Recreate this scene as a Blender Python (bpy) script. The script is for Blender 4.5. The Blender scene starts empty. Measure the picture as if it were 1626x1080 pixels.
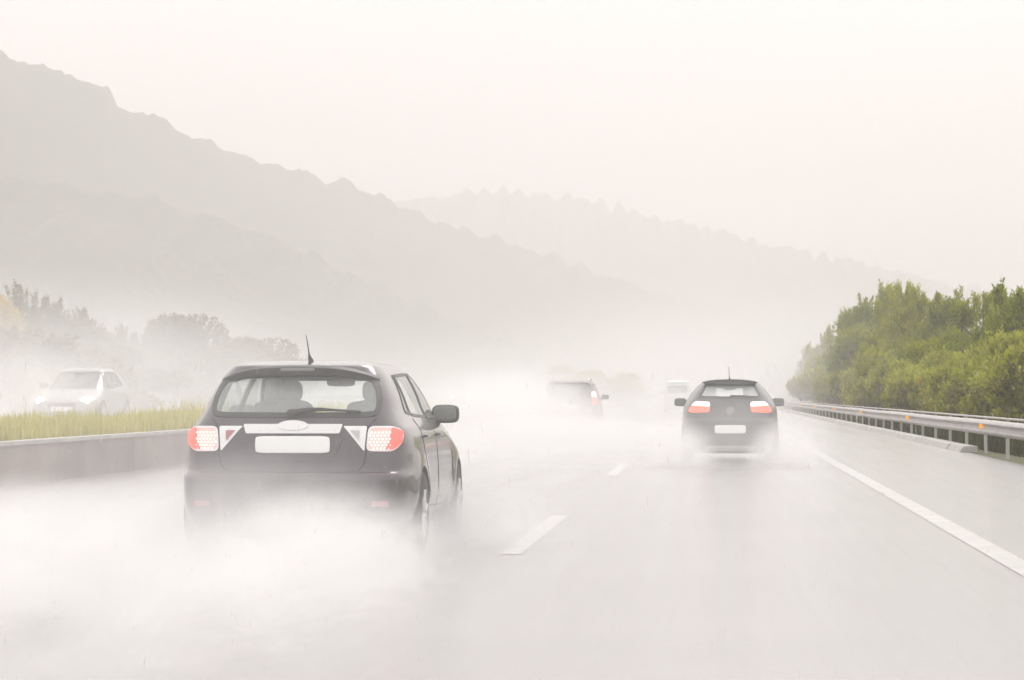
import bpy, bmesh, math, random
from mathutils import Vector, Matrix, Euler, noise
R = math.radians
random.seed(7)
sc = bpy.context.scene
C = sc.collection

# ------------------------------------------------------------------ camera
F = 4000.0            # focal length in photograph pixels (1626 wide)
CAMH = 1.22
VPX, VPY = 1132.0, 627.0
cam = bpy.data.objects.new('camera', bpy.data.cameras.new('camera')); C.objects.link(cam)
cam.data.sensor_width = 36.0
cam.data.lens = F / 1626 * 36
cam.data.clip_start = 0.1; cam.data.clip_end = 20000
cam.location = (0, 0, CAMH)
YAW = math.atan((VPX - 813) / F); PITCH = math.atan((VPY - 540) / F)
cam.rotation_euler = (R(90) + PITCH, 0, YAW)
sc.camera = cam
CR = cam.rotation_euler.to_matrix()

def P(px, py, Y):
    """point at forward distance Y that lies on the sight line of a photograph pixel"""
    d = CR @ Vector(((px - 813) / F, (540 - py) / F, -1))
    return Vector((0, 0, CAMH)) + d * (Y / d.y)

# ------------------------------------------------------------------ sky, sun, exposure
w = bpy.data.worlds.new("World"); sc.world = w; w.use_nodes = True
nt = w.node_tree; nt.nodes.clear()
sky = nt.nodes.new('ShaderNodeTexSky'); sky.sky_type = 'NISHITA'; sky.sun_disc = False
SUN_EL, SUN_ROT = R(52), R(20)
sky.sun_elevation = SUN_EL; sky.sun_rotation = SUN_ROT
sky.air_density = 1.0; sky.dust_density = 5.0; sky.ozone_density = 1.0
hs = nt.nodes.new('ShaderNodeHueSaturation'); hs.inputs['Saturation'].default_value = 0.05
mx = nt.nodes.new('ShaderNodeMix'); mx.data_type = 'RGBA'; mx.blend_type = 'MIX'
mx.inputs[0].default_value = 0.75; mx.inputs[7].default_value = (8.05, 8.0, 8.05, 1)
bg = nt.nodes.new('ShaderNodeBackground'); bg.inputs['Strength'].default_value = 0.12
wo = nt.nodes.new('ShaderNodeOutputWorld')
nt.links.new(sky.outputs[0], hs.inputs['Color']); nt.links.new(hs.outputs[0], mx.inputs[6])
nt.links.new(mx.outputs[2], bg.inputs[0]); nt.links.new(bg.outputs[0], wo.inputs[0])

sun = bpy.data.objects.new('sun', bpy.data.lights.new('sun', 'SUN')); C.objects.link(sun)
sun.data.energy = 1.0; sun.data.angle = R(25); sun.data.color = (1, 0.975, 0.945)
sd = Vector((math.sin(SUN_ROT) * math.cos(SUN_EL), math.cos(SUN_ROT) * math.cos(SUN_EL), math.sin(SUN_EL)))
sun.rotation_euler = sd.to_track_quat('Z', 'Y').to_euler()

sc.view_settings.view_transform = 'Standard'; sc.view_settings.look = 'None'
sc.view_settings.exposure = 0.91; sc.view_settings.gamma = 1
sc.view_settings.use_curve_mapping = False
cy = sc.cycles
cy.use_denoising = True
try: cy.denoiser = 'OPENIMAGEDENOISE'
except Exception: pass
cy.max_bounces = 12; cy.volume_bounces = 5; cy.transparent_max_bounces = 24
cy.diffuse_bounces = 5; cy.glossy_bounces = 3; cy.transmission_bounces = 6
cy.caustics_reflective = False; cy.caustics_refractive = False
cy.volume_max_steps = 256; cy.volume_step_rate = 1.0
cy.sample_clamp_indirect = 8
sc.cycles.use_adaptive_sampling = True; cy.adaptive_threshold = 0.02

HAZE = 0.0016

# ------------------------------------------------------------------ materials
def mat(name, col, rough=0.6, metal=0.0, spec=0.5, coat=0.0, emit=None, es=0.0, noise_amt=0.0, nscale=20.0, bump=0.0, bscale=60, ior=None):
    m = bpy.data.materials.new(name); m.use_nodes = True
    n = m.node_tree; b = n.nodes['Principled BSDF']
    b.inputs['Base Color'].default_value = (*col, 1)
    b.inputs['Roughness'].default_value = rough; b.inputs['Metallic'].default_value = metal
    b.inputs['Specular IOR Level'].default_value = spec
    if ior: b.inputs['IOR'].default_value = ior
    b.inputs['Coat Weight'].default_value = coat; b.inputs['Coat Roughness'].default_value = 0.08
    if emit: b.inputs['Emission Color'].default_value = (*emit, 1); b.inputs['Emission Strength'].default_value = es
    tc = None
    if noise_amt or bump:
        tc = n.nodes.new('ShaderNodeTexCoord')
        nz = n.nodes.new('ShaderNodeTexNoise'); nz.inputs['Scale'].default_value = nscale; nz.inputs['Detail'].default_value = 5
        n.links.new(tc.outputs['Object'], nz.inputs['Vector'])
        if noise_amt:
            r = n.nodes.new('ShaderNodeMapRange'); r.inputs['To Min'].default_value = 1 - noise_amt; r.inputs['To Max'].default_value = 1 + noise_amt
            r.inputs['From Min'].default_value = 0.25; r.inputs['From Max'].default_value = 0.75
            n.links.new(nz.outputs['Fac'], r.inputs['Value'])
            v = n.nodes.new('ShaderNodeVectorMath'); v.operation = 'SCALE'; v.inputs[0].default_value = col
            n.links.new(r.outputs[0], v.inputs['Scale']); n.links.new(v.outputs[0], b.inputs['Base Color'])
        if bump:
            nb = n.nodes.new('ShaderNodeTexNoise'); nb.inputs['Scale'].default_value = bscale; nb.inputs['Detail'].default_value = 4
            n.links.new(tc.outputs['Object'], nb.inputs['Vector'])
            bp = n.nodes.new('ShaderNodeBump'); bp.inputs['Strength'].default_value = bump; bp.inputs['Distance'].default_value = 0.01
            n.links.new(nb.outputs['Fac'], bp.inputs['Height']); n.links.new(bp.outputs[0], b.inputs['Normal'])
    return m

def glass_mat(name, tint, refl=0.12, opac=0.0):
    m = bpy.data.materials.new(name); m.use_nodes = True; n = m.node_tree; n.nodes.clear()
    t = n.nodes.new('ShaderNodeBsdfTransparent'); t.inputs[0].default_value = (*tint, 1)
    g = n.nodes.new('ShaderNodeBsdfGlossy'); g.inputs['Roughness'].default_value = 0.03
    d = n.nodes.new('ShaderNodeBsdfDiffuse'); d.inputs[0].default_value = (0.90, 0.93, 0.90, 1)
    lw = n.nodes.new('ShaderNodeLayerWeight'); lw.inputs['Blend'].default_value = 0.5
    pw = n.nodes.new('ShaderNodeMath'); pw.operation = 'POWER'; pw.inputs[1].default_value = 4.5; n.links.new(lw.outputs['Facing'], pw.inputs[0])
    a = n.nodes.new('ShaderNodeMath'); a.operation = 'ADD'; a.inputs[1].default_value = refl; a.use_clamp = True
    n.links.new(pw.outputs[0], a.inputs[0])
    m0 = n.nodes.new('ShaderNodeMixShader'); m0.inputs[0].default_value = opac
    n.links.new(t.outputs[0], m0.inputs[1]); n.links.new(d.outputs[0], m0.inputs[2])
    m1 = n.nodes.new('ShaderNodeMixShader'); n.links.new(a.outputs[0], m1.inputs[0])
    n.links.new(m0.outputs[0], m1.inputs[1]); n.links.new(g.outputs[0], m1.inputs[2])
    o = n.nodes.new('ShaderNodeOutputMaterial'); n.links.new(m1.outputs[0], o.inputs[0])
    return m

def lamp_mat(name, base, emit, es, cells=55.0, lo=0.25):
    """a lit lamp lens with a cell pattern of reflector optics"""
    m = bpy.data.materials.new(name); m.use_nodes = True; n = m.node_tree; b = n.nodes['Principled BSDF']
    b.inputs['Base Color'].default_value = (*base, 1); b.inputs['Roughness'].default_value = 0.12
    b.inputs['Coat Weight'].default_value = 0.5
    tc = n.nodes.new('ShaderNodeTexCoord'); v = n.nodes.new('ShaderNodeTexVoronoi'); v.inputs['Scale'].default_value = cells
    v.inputs['Randomness'].default_value = 0.25
    n.links.new(tc.outputs['Object'], v.inputs['Vector'])
    r = n.nodes.new('ShaderNodeMapRange'); r.inputs['From Min'].default_value = 0.0; r.inputs['From Max'].default_value = 0.6
    r.inputs['To Min'].default_value = es; r.inputs['To Max'].default_value = es * lo
    n.links.new(v.outputs['Distance'], r.inputs['Value'])
    mr = n.nodes.new('ShaderNodeMapRange'); mr.inputs['From Min'].default_value = 0.1; mr.inputs['From Max'].default_value = 0.55
    n.links.new(v.outputs['Distance'], mr.inputs['Value'])
    cm = n.nodes.new('ShaderNodeMix'); cm.data_type = 'RGBA'
    cm.inputs[6].default_value = (min(1, emit[0]), min(1, emit[1] * 1.8), min(1, emit[2] * 1.8), 1); cm.inputs[7].default_value = (*emit, 1)
    n.links.new(mr.outputs[0], cm.inputs[0])
    n.links.new(cm.outputs[2], b.inputs['Emission Color'])
    n.links.new(r.outputs[0], b.inputs['Emission Strength'])
    return m

M = {}
M['paint_plum'] = mat('plum grey car paint', (0.040, 0.026, 0.034), 0.22, 0.4, coat=0.9, bump=0.08, bscale=180)
M['paint_graphite'] = mat('graphite car paint', (0.05, 0.05, 0.055), 0.3, 0.3, coat=0.7, bump=0.1, bscale=180)
M['paint_maroon'] = mat('dull maroon car paint', (0.10, 0.055, 0.055), 0.35, 0.2, coat=0.6)
M['paint_white'] = mat('white car paint', (0.75, 0.75, 0.74), 0.3, 0, coat=0.6)
M['paint_silver'] = mat('silver car paint', (0.30, 0.31, 0.32), 0.35, 0.35, coat=0.6)
M['black'] = mat('black plastic', (0.025, 0.027, 0.024), 0.45, noise_amt=0.1, bump=0.05)
M['rubber'] = mat('rubber', (0.02, 0.02, 0.02), 0.8)
M['chrome'] = mat('bright trim', (0.68, 0.66, 0.65), 0.3, 0.7)
M['alloy'] = mat('wheel alloy', (0.55, 0.55, 0.56), 0.3, 0.8)
M['plate'] = mat('licence plate white', (0.85, 0.85, 0.83), 0.4, emit=(1.0, 0.98, 0.95), es=0.04)  # faint glow added to brighten the plate, which is no lamp
M['seat'] = mat('seat cloth', (0.26, 0.27, 0.26), 0.9, noise_amt=0.15)
M['glass'] = glass_mat('rain wet car glass', (0.98, 1.0, 0.99), 0.04, 0.24)
M['glass_misted'] = glass_mat('misted car glass', (0.9, 0.93, 0.92), 0.05, 0.5)
M['screen'] = glass_mat('clear windscreen glass', (0.98, 1.0, 0.99), 0.01, 0.08)
M['glass_dark'] = glass_mat('dark car glass', (0.35, 0.37, 0.37), 0.06, 0.06)
M['lens_clear'] = mat('clear lamp lens', (0.75, 0.74, 0.73), 0.15, 0.3, coat=0.5)
M['lens_red_dull'] = mat('unlit red lens', (0.42, 0.16, 0.15), 0.2, coat=0.5)
M['lamp_red'] = mat('lit tail lamp lens', (0.6, 0.25, 0.22), 0.15, coat=0.6, emit=(1.0, 0.36, 0.32), es=0.5)
M['lamp_deep'] = mat('deep red lamp edge', (0.5, 0.05, 0.04), 0.15, coat=0.6, emit=(1.0, 0.10, 0.07), es=0.65)
M['led'] = mat('lit lamp diode', (0.9, 0.6, 0.55), 0.3, emit=(1.0, 0.62, 0.57), es=0.62)
M['lamp_orange'] = lamp_mat('lit orange red lens', (0.6, 0.12, 0.06), (1.0, 0.10, 0.06), 0.9, 30, 0.5)
M['lamp_pale'] = lamp_mat('pale lit lens', (0.8, 0.7, 0.68), (1.0, 0.62, 0.55), 0.9, 30, 0.7)
M['headlamp'] = mat('lit headlamp', (0.9, 0.9, 0.85), 0.1, emit=(1, 0.78, 0.52), es=40)
M['steel'] = mat('galvanised steel', (0.52, 0.49, 0.47), 0.5, 0.3, noise_amt=0.15, nscale=3)
M['amber'] = mat('amber reflector', (0.8, 0.30, 0.02), 0.3, emit=(1, 0.4, 0.02), es=0.35)  # glow put into the reflector itself, though it is no lamp
M['concrete'] = mat('wet concrete', (0.23, 0.185, 0.165), 0.4, noise_amt=0.5, nscale=0.8, bump=0.2)
M['concrete_pale'] = mat('pale concrete', (0.42, 0.40, 0.37), 0.5, noise_amt=0.2, nscale=3, bump=0.2)
M['bark'] = mat('bark', (0.09, 0.065, 0.05), 0.9, noise_amt=0.3, nscale=6)

def asphalt_mat(name, base, rough):
    m = bpy.data.materials.new(name); m.use_nodes = True; n = m.node_tree; b = n.nodes['Principled BSDF']
    tc = n.nodes.new('ShaderNodeTexCoord'); mp = n.nodes.new('ShaderNodeMapping')
    mp.inputs['Scale'].default_value = (1.1, 0.03, 1)
    n.links.new(tc.outputs['Object'], mp.inputs['Vector'])
    nz = n.nodes.new('ShaderNodeTexNoise'); nz.inputs['Scale'].default_value = 1.0; nz.inputs['Detail'].default_value = 4
    n.links.new(mp.outputs[0], nz.inputs['Vector'])
    r1 = n.nodes.new('ShaderNodeMapRange'); r1.inputs['From Min'].default_value = 0.3; r1.inputs['From Max'].default_value = 0.7
    r1.inputs['To Min'].default_value = rough * 0.65; r1.inputs['To Max'].default_value = rough * 1.35
    n.links.new(nz.outputs['Fac'], r1.inputs['Value']); n.links.new(r1.outputs[0], b.inputs['Roughness'])
    n2 = n.nodes.new('ShaderNodeTexNoise'); n2.inputs['Scale'].default_value = 0.35; n2.inputs['Detail'].default_value = 6
    n.links.new(tc.outputs['Object'], n2.inputs['Vector'])
    cr = n.nodes.new('ShaderNodeMix'); cr.data_type = 'RGBA'
    cr.inputs[6].default_value = (base * 0.75, base * 0.70, base * 0.68, 1); cr.inputs[7].default_value = (base * 1.3, base * 1.21, base * 1.18, 1)
    ad = n.nodes.new('ShaderNodeMath'); ad.operation = 'MULTIPLY_ADD'; ad.inputs[1].default_value = 0.5
    hf = n.nodes.new('ShaderNodeMath'); hf.operation = 'MULTIPLY'; hf.inputs[1].default_value = 0.5
    n.links.new(nz.outputs['Fac'], hf.inputs[0])
    n.links.new(n2.outputs['Fac'], ad.inputs[0]); n.links.new(hf.outputs[0], ad.inputs[2])
    n.links.new(ad.outputs[0], cr.inputs[0]); n.links.new(cr.outputs[2], b.inputs['Base Color'])
    b.inputs['Coat Weight'].default_value = 1.0; b.inputs['Coat Roughness'].default_value = 0.22; b.inputs['Coat IOR'].default_value = 1.33
    n3 = n.nodes.new('ShaderNodeTexNoise'); n3.inputs['Scale'].default_value = 9; n3.inputs['Detail'].default_value = 8
    n.links.new(tc.outputs['Object'], n3.inputs['Vector'])
    bp = n.nodes.new('ShaderNodeBump'); bp.inputs['Strength'].default_value = 0.25; bp.inputs['Distance'].default_value = 0.01
    n.links.new(n3.outputs['Fac'], bp.inputs['Height']); n.links.new(bp.outputs[0], b.inputs['Normal'])
    return m
M['asphalt'] = asphalt_mat('wet asphalt', 0.23, 0.42)
M['mirror'] = mat('rain covered mirror glass', (0.16, 0.17, 0.15), 0.35, 0.3, bump=0.3)
M['badge'] = mat('dull badge', (0.2, 0.2, 0.2), 0.3, 0.5)
M['marking'] = mat('worn road paint', (0.47, 0.45, 0.435), 0.5, noise_amt=0.15, nscale=2.5, coat=1.0)
_b = M['marking'].node_tree.nodes['Principled BSDF']; _b.inputs['Coat Roughness'].default_value = 0.22; _b.inputs['Coat IOR'].default_value = 1.33

def leaf_mat(name, cols, trans=0.25, rough=0.6):
    m = bpy.data.materials.new(name); m.use_nodes = True; n = m.node_tree; b = n.nodes['Principled BSDF']
    g = n.nodes.new('ShaderNodeNewGeometry'); rp = n.nodes.new('ShaderNodeValToRGB')
    while len(rp.color_ramp.elements) < len(cols): rp.color_ramp.elements.new(0.5)
    for i, c in enumerate(cols):
        rp.color_ramp.elements[i].position = i / (len(cols) - 1); rp.color_ramp.elements[i].color = (*c, 1)
    tc = n.nodes.new('ShaderNodeTexCoord'); nz = n.nodes.new('ShaderNodeTexNoise'); nz.inputs['Scale'].default_value = 0.7
    n.links.new(tc.outputs['Object'], nz.inputs['Vector'])
    oi = n.nodes.new('ShaderNodeObjectInfo')
    a = n.nodes.new('ShaderNodeMath'); a.operation = 'MULTIPLY_ADD'; a.inputs[1].default_value = 0.45
    n.links.new(g.outputs['Random Per Island'], a.inputs[0])
    h = n.nodes.new('ShaderNodeMath'); h.operation = 'MULTIPLY_ADD'; h.inputs[1].default_value = 0.7; h.inputs[2].default_value = -0.15
    n.links.new(nz.outputs['Fac'], h.inputs[0]); n.links.new(h.outputs[0], a.inputs[2])
    o2 = n.nodes.new('ShaderNodeMath'); o2.operation = 'MULTIPLY_ADD'; o2.inputs[1].default_value = 0.3
    n.links.new(oi.outputs['Random'], o2.inputs[0]); n.links.new(a.outputs[0], o2.inputs[2])
    n.links.new(o2.outputs[0], rp.inputs[0]); n.links.new(rp.outputs[0], b.inputs['Base Color'])
    b.inputs['Roughness'].default_value = 0.85; b.inputs['Specular IOR Level'].default_value = 0.08
    tr = n.nodes.new('ShaderNodeBsdfTranslucent'); n.links.new(rp.outputs[0], tr.inputs[0])
    ms = n.nodes.new('ShaderNodeMixShader'); ms.inputs[0].default_value = trans
    n.links.new(b.outputs[0], ms.inputs[1]); n.links.new(tr.outputs[0], ms.inputs[2])
    n.links.new(ms.outputs[0], n.nodes['Material Output'].inputs[0])
    return m
M['pine'] = leaf_mat('pine needles', [(0.06, 0.09, 0.004), (0.20, 0.24, 0.008), (0.35, 0.38, 0.014), (0.56, 0.48, 0.04)], 0.5)
M['shrub'] = leaf_mat('shrub leaves', [(0.14, 0.12, 0.02), (0.34, 0.31, 0.05), (0.42, 0.47, 0.03), (0.60, 0.46, 0.15)], 0.5)
M['yellow'] = leaf_mat('autumn leaves', [(0.32, 0.20, 0.03), (0.50, 0.34, 0.04), (0.62, 0.46, 0.06)])
M['dark_leaf'] = leaf_mat('dark leaves', [(0.09, 0.085, 0.015), (0.16, 0.145, 0.025), (0.23, 0.19, 0.04)])
M['grass'] = leaf_mat('meadow grass', [(0.36, 0.33, 0.07), (0.54, 0.49, 0.11), (0.72, 0.58, 0.26)], 0.35)
M['soil'] = mat('wet soil and turf', (0.10, 0.10, 0.04), 0.9, noise_amt=0.4, nscale=0.5)
M['ground'] = mat('rough pasture', (0.09, 0.10, 0.045), 0.9, noise_amt=0.4, nscale=0.05)
M['forest'] = mat('forest canopy', (0.055, 0.052, 0.035), 0.95, noise_amt=0.4, nscale=0.03)

# ------------------------------------------------------------------ object helpers
def tag(o, label=None, cat=None, group=None, kind=None):
    if label: o['label'] = label
    if cat: o['category'] = cat
    if group: o['group'] = group
    if kind: o['kind'] = kind
    return o

def empty(name, loc, rz=0):
    o = bpy.data.objects.new(name, None); C.objects.link(o); o.location = loc; o.rotation_euler = (0, 0, rz)
    o.empty_display_size = 0.2
    return o

class MB:
    def __init__(s): s.v = []; s.f = []
    def add(s, vs, fs):
        b = len(s.v); s.v += [tuple(x) for x in vs]; s.f += [tuple(i + b for i in f) for f in fs]; return s
    def box(s, x0, x1, y0, y1, z0, z1):
        return s.add([(x0, y0, z0), (x1, y0, z0), (x1, y1, z0), (x0, y1, z0), (x0, y0, z1), (x1, y0, z1), (x1, y1, z1), (x0, y1, z1)],
                     [(3, 2, 1, 0), (4, 5, 6, 7), (0, 1, 5, 4), (1, 2, 6, 5), (2, 3, 7, 6), (3, 0, 4, 7)])
    def tube(s, pts, rad, n=8, cap=True):
        pts = [Vector(p) for p in pts]
        rads = rad if isinstance(rad, (list, tuple)) else [rad] * len(pts)
        vs = []; fs = []
        for i, p in enumerate(pts):
            a = pts[max(0, i - 1)]; b = pts[min(len(pts) - 1, i + 1)]
            d = (b - a).normalized(); u = d.orthogonal().normalized() if abs(d.z) > 0.99 else d.cross(Vector((0, 0, 1))).normalized()
            vv = d.cross(u)
            for k in range(n):
                t = 2 * math.pi * k / n; vs.append(p + (u * math.cos(t) + vv * math.sin(t)) * rads[i])
        for i in range(len(pts) - 1):
            for k in range(n):
                a = i * n + k; b = i * n + (k + 1) % n; fs.append((a, b, b + n, a + n))
        if cap: fs.append(tuple(range(n))[::-1]); fs.append(tuple(range((len(pts) - 1) * n, len(pts) * n)))
        return s.add(vs, fs)
    def sup(s, c, r, n=4.0, nu=20, nv=12):
        """superellipsoid: rounded box"""
        vs = []; fs = []
        def sg(x, e): return math.copysign(abs(x) ** e, x)
        e = 2 / n
        for j in range(nv + 1):
            ph = -math.pi / 2 + math.pi * j / nv
            for i in range(nu):
                th = 2 * math.pi * i / nu
                vs.append((c[0] + r[0] * sg(math.cos(ph), e) * sg(math.cos(th), e), c[1] + r[1] * sg(math.cos(ph), e) * sg(math.sin(th), e), c[2] + r[2] * sg(math.sin(ph), e)))
        for j in range(nv):
            for i in range(nu):
                a = j * nu + i; b = j * nu + (i + 1) % nu; fs.append((a, b, b + nu, a + nu))
        return s.add(vs, fs)
    def lathe(s, prof, c, axis='X', n=32):
        """profile (offset along axis, radius) spun round an axis"""
        vs = []; fs = []
        for (o, r) in prof:
            for k in range(n):
                t = 2 * math.pi * k / n
                vs.append((c[0] + o, c[1] + r * math.cos(t), c[2] + r * math.sin(t)))
        for i in range(len(prof) - 1):
            for k in range(n):
                a = i * n + k; b = i * n + (k + 1) % n; fs.append((a, b, b + n, a + n))
        return s.add(vs, fs)
    def build(s, name, m, parent=None, smooth=True, angle=40):
        me = bpy.data.meshes.new(name); me.from_pydata(s.v, [], s.f); me.validate(); me.update()
        bm = bmesh.new(); bm.from_mesh(me)
        if len(s.v) < 200000: bmesh.ops.remove_doubles(bm, verts=bm.verts, dist=1e-5) if len(s.v) < 60000 else None
        bm.to_mesh(me); bm.free()
        if smooth:
            me.shade_smooth()
            try: me.set_sharp_from_angle(angle=R(angle))
            except Exception: pass
        me.materials.append(m)
        o = bpy.data.objects.new(name, me); C.objects.link(o)
        if parent: o.parent = parent
        return o

def normals_fix(o):
    bm = bmesh.new(); bm.from_mesh(o.data); bmesh.ops.recalc_face_normals(bm, faces=bm.faces); bm.to_mesh(o.data); bm.free()

def pch(pts):
    """smooth monotone interpolation through (x, y) knots"""
    xs = [p[0] for p in pts]; ys = [p[1] for p in pts]; n = len(xs)
    d = [(ys[i + 1] - ys[i]) / (xs[i + 1] - xs[i]) for i in range(n - 1)]
    m = [d[0]] + [0 if d[i - 1] * d[i] <= 0 else 2 * d[i - 1] * d[i] / (d[i - 1] + d[i]) for i in range(1, n - 1)] + [d[-1]]
    def f(x):
        if x <= xs[0]: return ys[0]
        if x >= xs[-1]: return ys[-1]
        for i in range(n - 1):
            if x <= xs[i + 1]: break
        h = xs[i + 1] - xs[i]; t = (x - xs[i]) / h
        return (2*t**3 - 3*t**2 + 1) * ys[i] + (t**3 - 2*t**2 + t) * h * m[i] + (-2*t**3 + 3*t**2) * ys[i + 1] + (t**3 - t**2) * h * m[i + 1]
    return f

def smooth_poly(pts, per=6):
    """closed Catmull-Rom through the points"""
    n = len(pts); out = []
    for i in range(n):
        p0, p1, p2, p3 = pts[i - 1], pts[i], pts[(i + 1) % n], pts[(i + 2) % n]
        for k in range(per):
            t = k / per
            out.append(tuple(0.5 * (2*p1[j] + (-p0[j] + p2[j]) * t + (2*p0[j] - 5*p1[j] + 4*p2[j] - p3[j]) * t*t + (-p0[j] + 3*p1[j] - 3*p2[j] + p3[j]) * t**3) for j in (0, 1)))
    return out

def rounded(pts, rad=0.03, per=4, sub=5):
    """polygon with rounded corners, edges subdivided"""
    n = len(pts); out = []; P2 = [Vector(p) for p in pts]
    ent = []
    for i in range(n):
        p = P2[i]; a = P2[i - 1] - p; b = P2[(i + 1) % n] - p
        r = min(rad, a.length * 0.45, b.length * 0.45)
        s = p + a.normalized() * r; e = p + b.normalized() * r
        ent.append((s, p, e))
    for i in range(n):
        s, p, e = ent[i]
        for k in range(per + 1):
            t = k / per; out.append(tuple(s * (1-t)**2 + p * 2*t*(1-t) + e * t*t))
        nx = ent[(i + 1) % n][0]
        for k in range(1, sub): out.append(tuple(e.lerp(nx, k / sub)))
    return out

def inset(poly, d):
    n = len(poly); out = []
    area = sum(poly[i][0] * poly[(i + 1) % n][1] - poly[(i + 1) % n][0] * poly[i][1] for i in range(n))
    sgn = 1 if area > 0 else -1
    for i in range(n):
        a = Vector(poly[i - 1]); b = Vector(poly[(i + 1) % n]); t = (b - a)
        if t.length < 1e-9: t = Vector((1, 0))
        t.normalize(); nrm = Vector((-t.y, t.x)) * sgn
        out.append((poly[i][0] + nrm.x * d, poly[i][1] + nrm.y * d))
    return out

def inside(poly, x, y):
    c = False; n = len(poly); j = n - 1
    for i in range(n):
        xi, yi = poly[i]; xj, yj = poly[j]
        if (yi > y) != (yj > y) and x < (xj - xi) * (y - yi) / (yj - yi) + xi: c = not c
        j = i
    return c

# ------------------------------------------------------------------ car body as a stack of rounded plan outlines
class Shell:
    """y = 0 at the rear bumper, y = L at the nose, x across, z up"""
    def __init__(s, wz, rz, fz, z0, z1, top, nr=7.0, nf=5.0, arches=(), flare=0.0, wr=0.33):
        s.w = pch(wz); s.r = pch(rz); s.f = pch(fz); s.z0, s.z1, s.top = z0, z1, top; s.nr, s.nf = nr, nf
        s.arches = arches; s.flare = flare; s.wr = wr
    def mid(s, z): return 0.5 * (s.r(z) + s.f(z))
    def bump(s, y, z):
        b = 0
        for (ay, az) in s.arches:
            d = math.hypot(y - ay, z - az); b += s.flare * math.exp(-((d - s.wr) / 0.13) ** 2) if d > s.wr else s.flare
        return b
    def rear(s, x, z):
        w = s.w(z); m = s.mid(z); q = min(0.999, abs(x) / w)
        return Vector((x, m - (m - s.r(z)) * (1 - q ** s.nr) ** (1 / s.nr), z))
    def front(s, x, z):
        w = s.w(z); m = s.mid(z); q = min(0.999, abs(x) / w)
        return Vector((x, m + (s.f(z) - m) * (1 - q ** s.nf) ** (1 / s.nf), z))
    def side(s, sx, y, z):
        w = s.w(z); m = s.mid(z)
        if y < m: q = min(0.999, (m - y) / (m - s.r(z))); n = s.nr
        else: q = min(0.999, (y - m) / (s.f(z) - m)); n = s.nf
        return Vector((sx * (w * (1 - q ** n) ** (1 / n) + s.bump(y, z)), y, z))
    def ring(s, z, nx, ny):
        w, r, f, m = s.w(z), s.r(z), s.f(z), s.mid(z); out = []
        dirs = [(i / nx, -1) for i in range(nx)] + [(1, -1 + j / ny) for j in range(2 * ny)] + [(1 - i / nx, 1) for i in range(nx)]
        dirs += [(-a, -b) for a, b in dirs]
        for a, b in dirs:
            n = s.nr if b < 0 else s.nf
            k = (abs(a) ** n + abs(b) ** n) ** (-1 / n)
            x = a * k * w; y = m + b * k * ((m - r) if b < 0 else (f - m))
            if abs(a) > 0.9: x += math.copysign(s.bump(y, z), x) * min(1, (abs(a) - 0.9) * 10)
            out.append(Vector((x, y, z)))
        return out
    def mesh(s, holes_r, holes_s, holes_f, nx=26, ny=64, nz=74):
        vs = []; fs = []; lev = [s.z0 + (s.z1 - s.z0) * i / nz for i in range(nz + 1)]
        for z in lev: vs += s.ring(z, nx, ny)
        n = len(vs) // len(lev); base = s.ring(s.z1, nx, ny); cy_ = s.mid(s.z1)
        K = 12
        for k in range(1, K):
            q = 1 - (k / K) ** 1.6
            z = s.top - (s.top - s.z1) * q ** 5
            vs += [Vector((p.x * q, cy_ + (p.y - cy_) * q, z)) for p in base]
        rows = len(vs) // n
        for j in range(rows - 1):
            for i in range(n):
                a = j * n + i; b = j * n + (i + 1) % n; c = b + n; d = a + n
                ctr = (vs[a] + vs[b] + vs[c] + vs[d]) / 4
                if j < nz:
                    m = s.mid(ctr.z); ok = True
                    isr = ctr.y < s.rear(0, ctr.z).y + 0.45 ; isf = ctr.y > s.front(0, ctr.z).y - 0.45
                    onside = abs(ctr.x) > s.w(ctr.z) * 0.9
                    if isr and any(inside(h, ctr.x, ctr.z) for h in holes_r): ok = False
                    if isf and any(inside(h, ctr.x, ctr.z) for h in holes_f): ok = False
                    if onside and any(inside(h, ctr.y, ctr.z) for h in holes_s): ok = False
                    if onside and any(math.hypot(ctr.y - ay, ctr.z - az) < s.wr for ay, az in s.arches): ok = False
                    if not ok: continue
                fs.append((a, b, c, d))
        fs.append(tuple((rows - 1) * n + i for i in range(n)))
        # underside
        fs.append(tuple(reversed(range(n))))
        mb = MB(); mb.add(vs, fs); return mb

def patch(mb, poly, f, off=0.004, rings=6, rim=True, back=0.012):
    """a panel over a star-shaped outline, laid on surface f, raised by off along the surface normal"""
    n = len(poly); cx = sum(p[0] for p in poly) / n; cz = sum(p[1] for p in poly) / n
    def g(u, v, o):
        e = 0.004; p = f(u, v); du = f(u + e, v) - f(u - e, v); dv = f(u, v + e) - f(u, v - e)
        nn = du.cross(dv)
        if nn.length < 1e-12: return p
        nn.normalize()
        if nn.dot(p - Vector((0, 2.2, 0.7))) < 0: nn = -nn
        return p + nn * o
    vs = [g(cx, cz, off)]; fs = []
    for k in range(1, rings + 1):
        q = k / rings
        vs += [g(cx + (p[0] - cx) * q, cz + (p[1] - cz) * q, off) for p in poly]
    if rim: vs += [g(p[0], p[1], off - back) for p in poly]
    for i in range(n): fs.append((0, 1 + i, 1 + (i + 1) % n))
    for k in range(rings - 1 + (1 if rim else 0)):
        for i in range(n):
            a = 1 + k * n + i; b = 1 + k * n + (i + 1) % n; fs.append((a, b, b + n, a + n))
    return mb.add(vs, fs)

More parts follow.
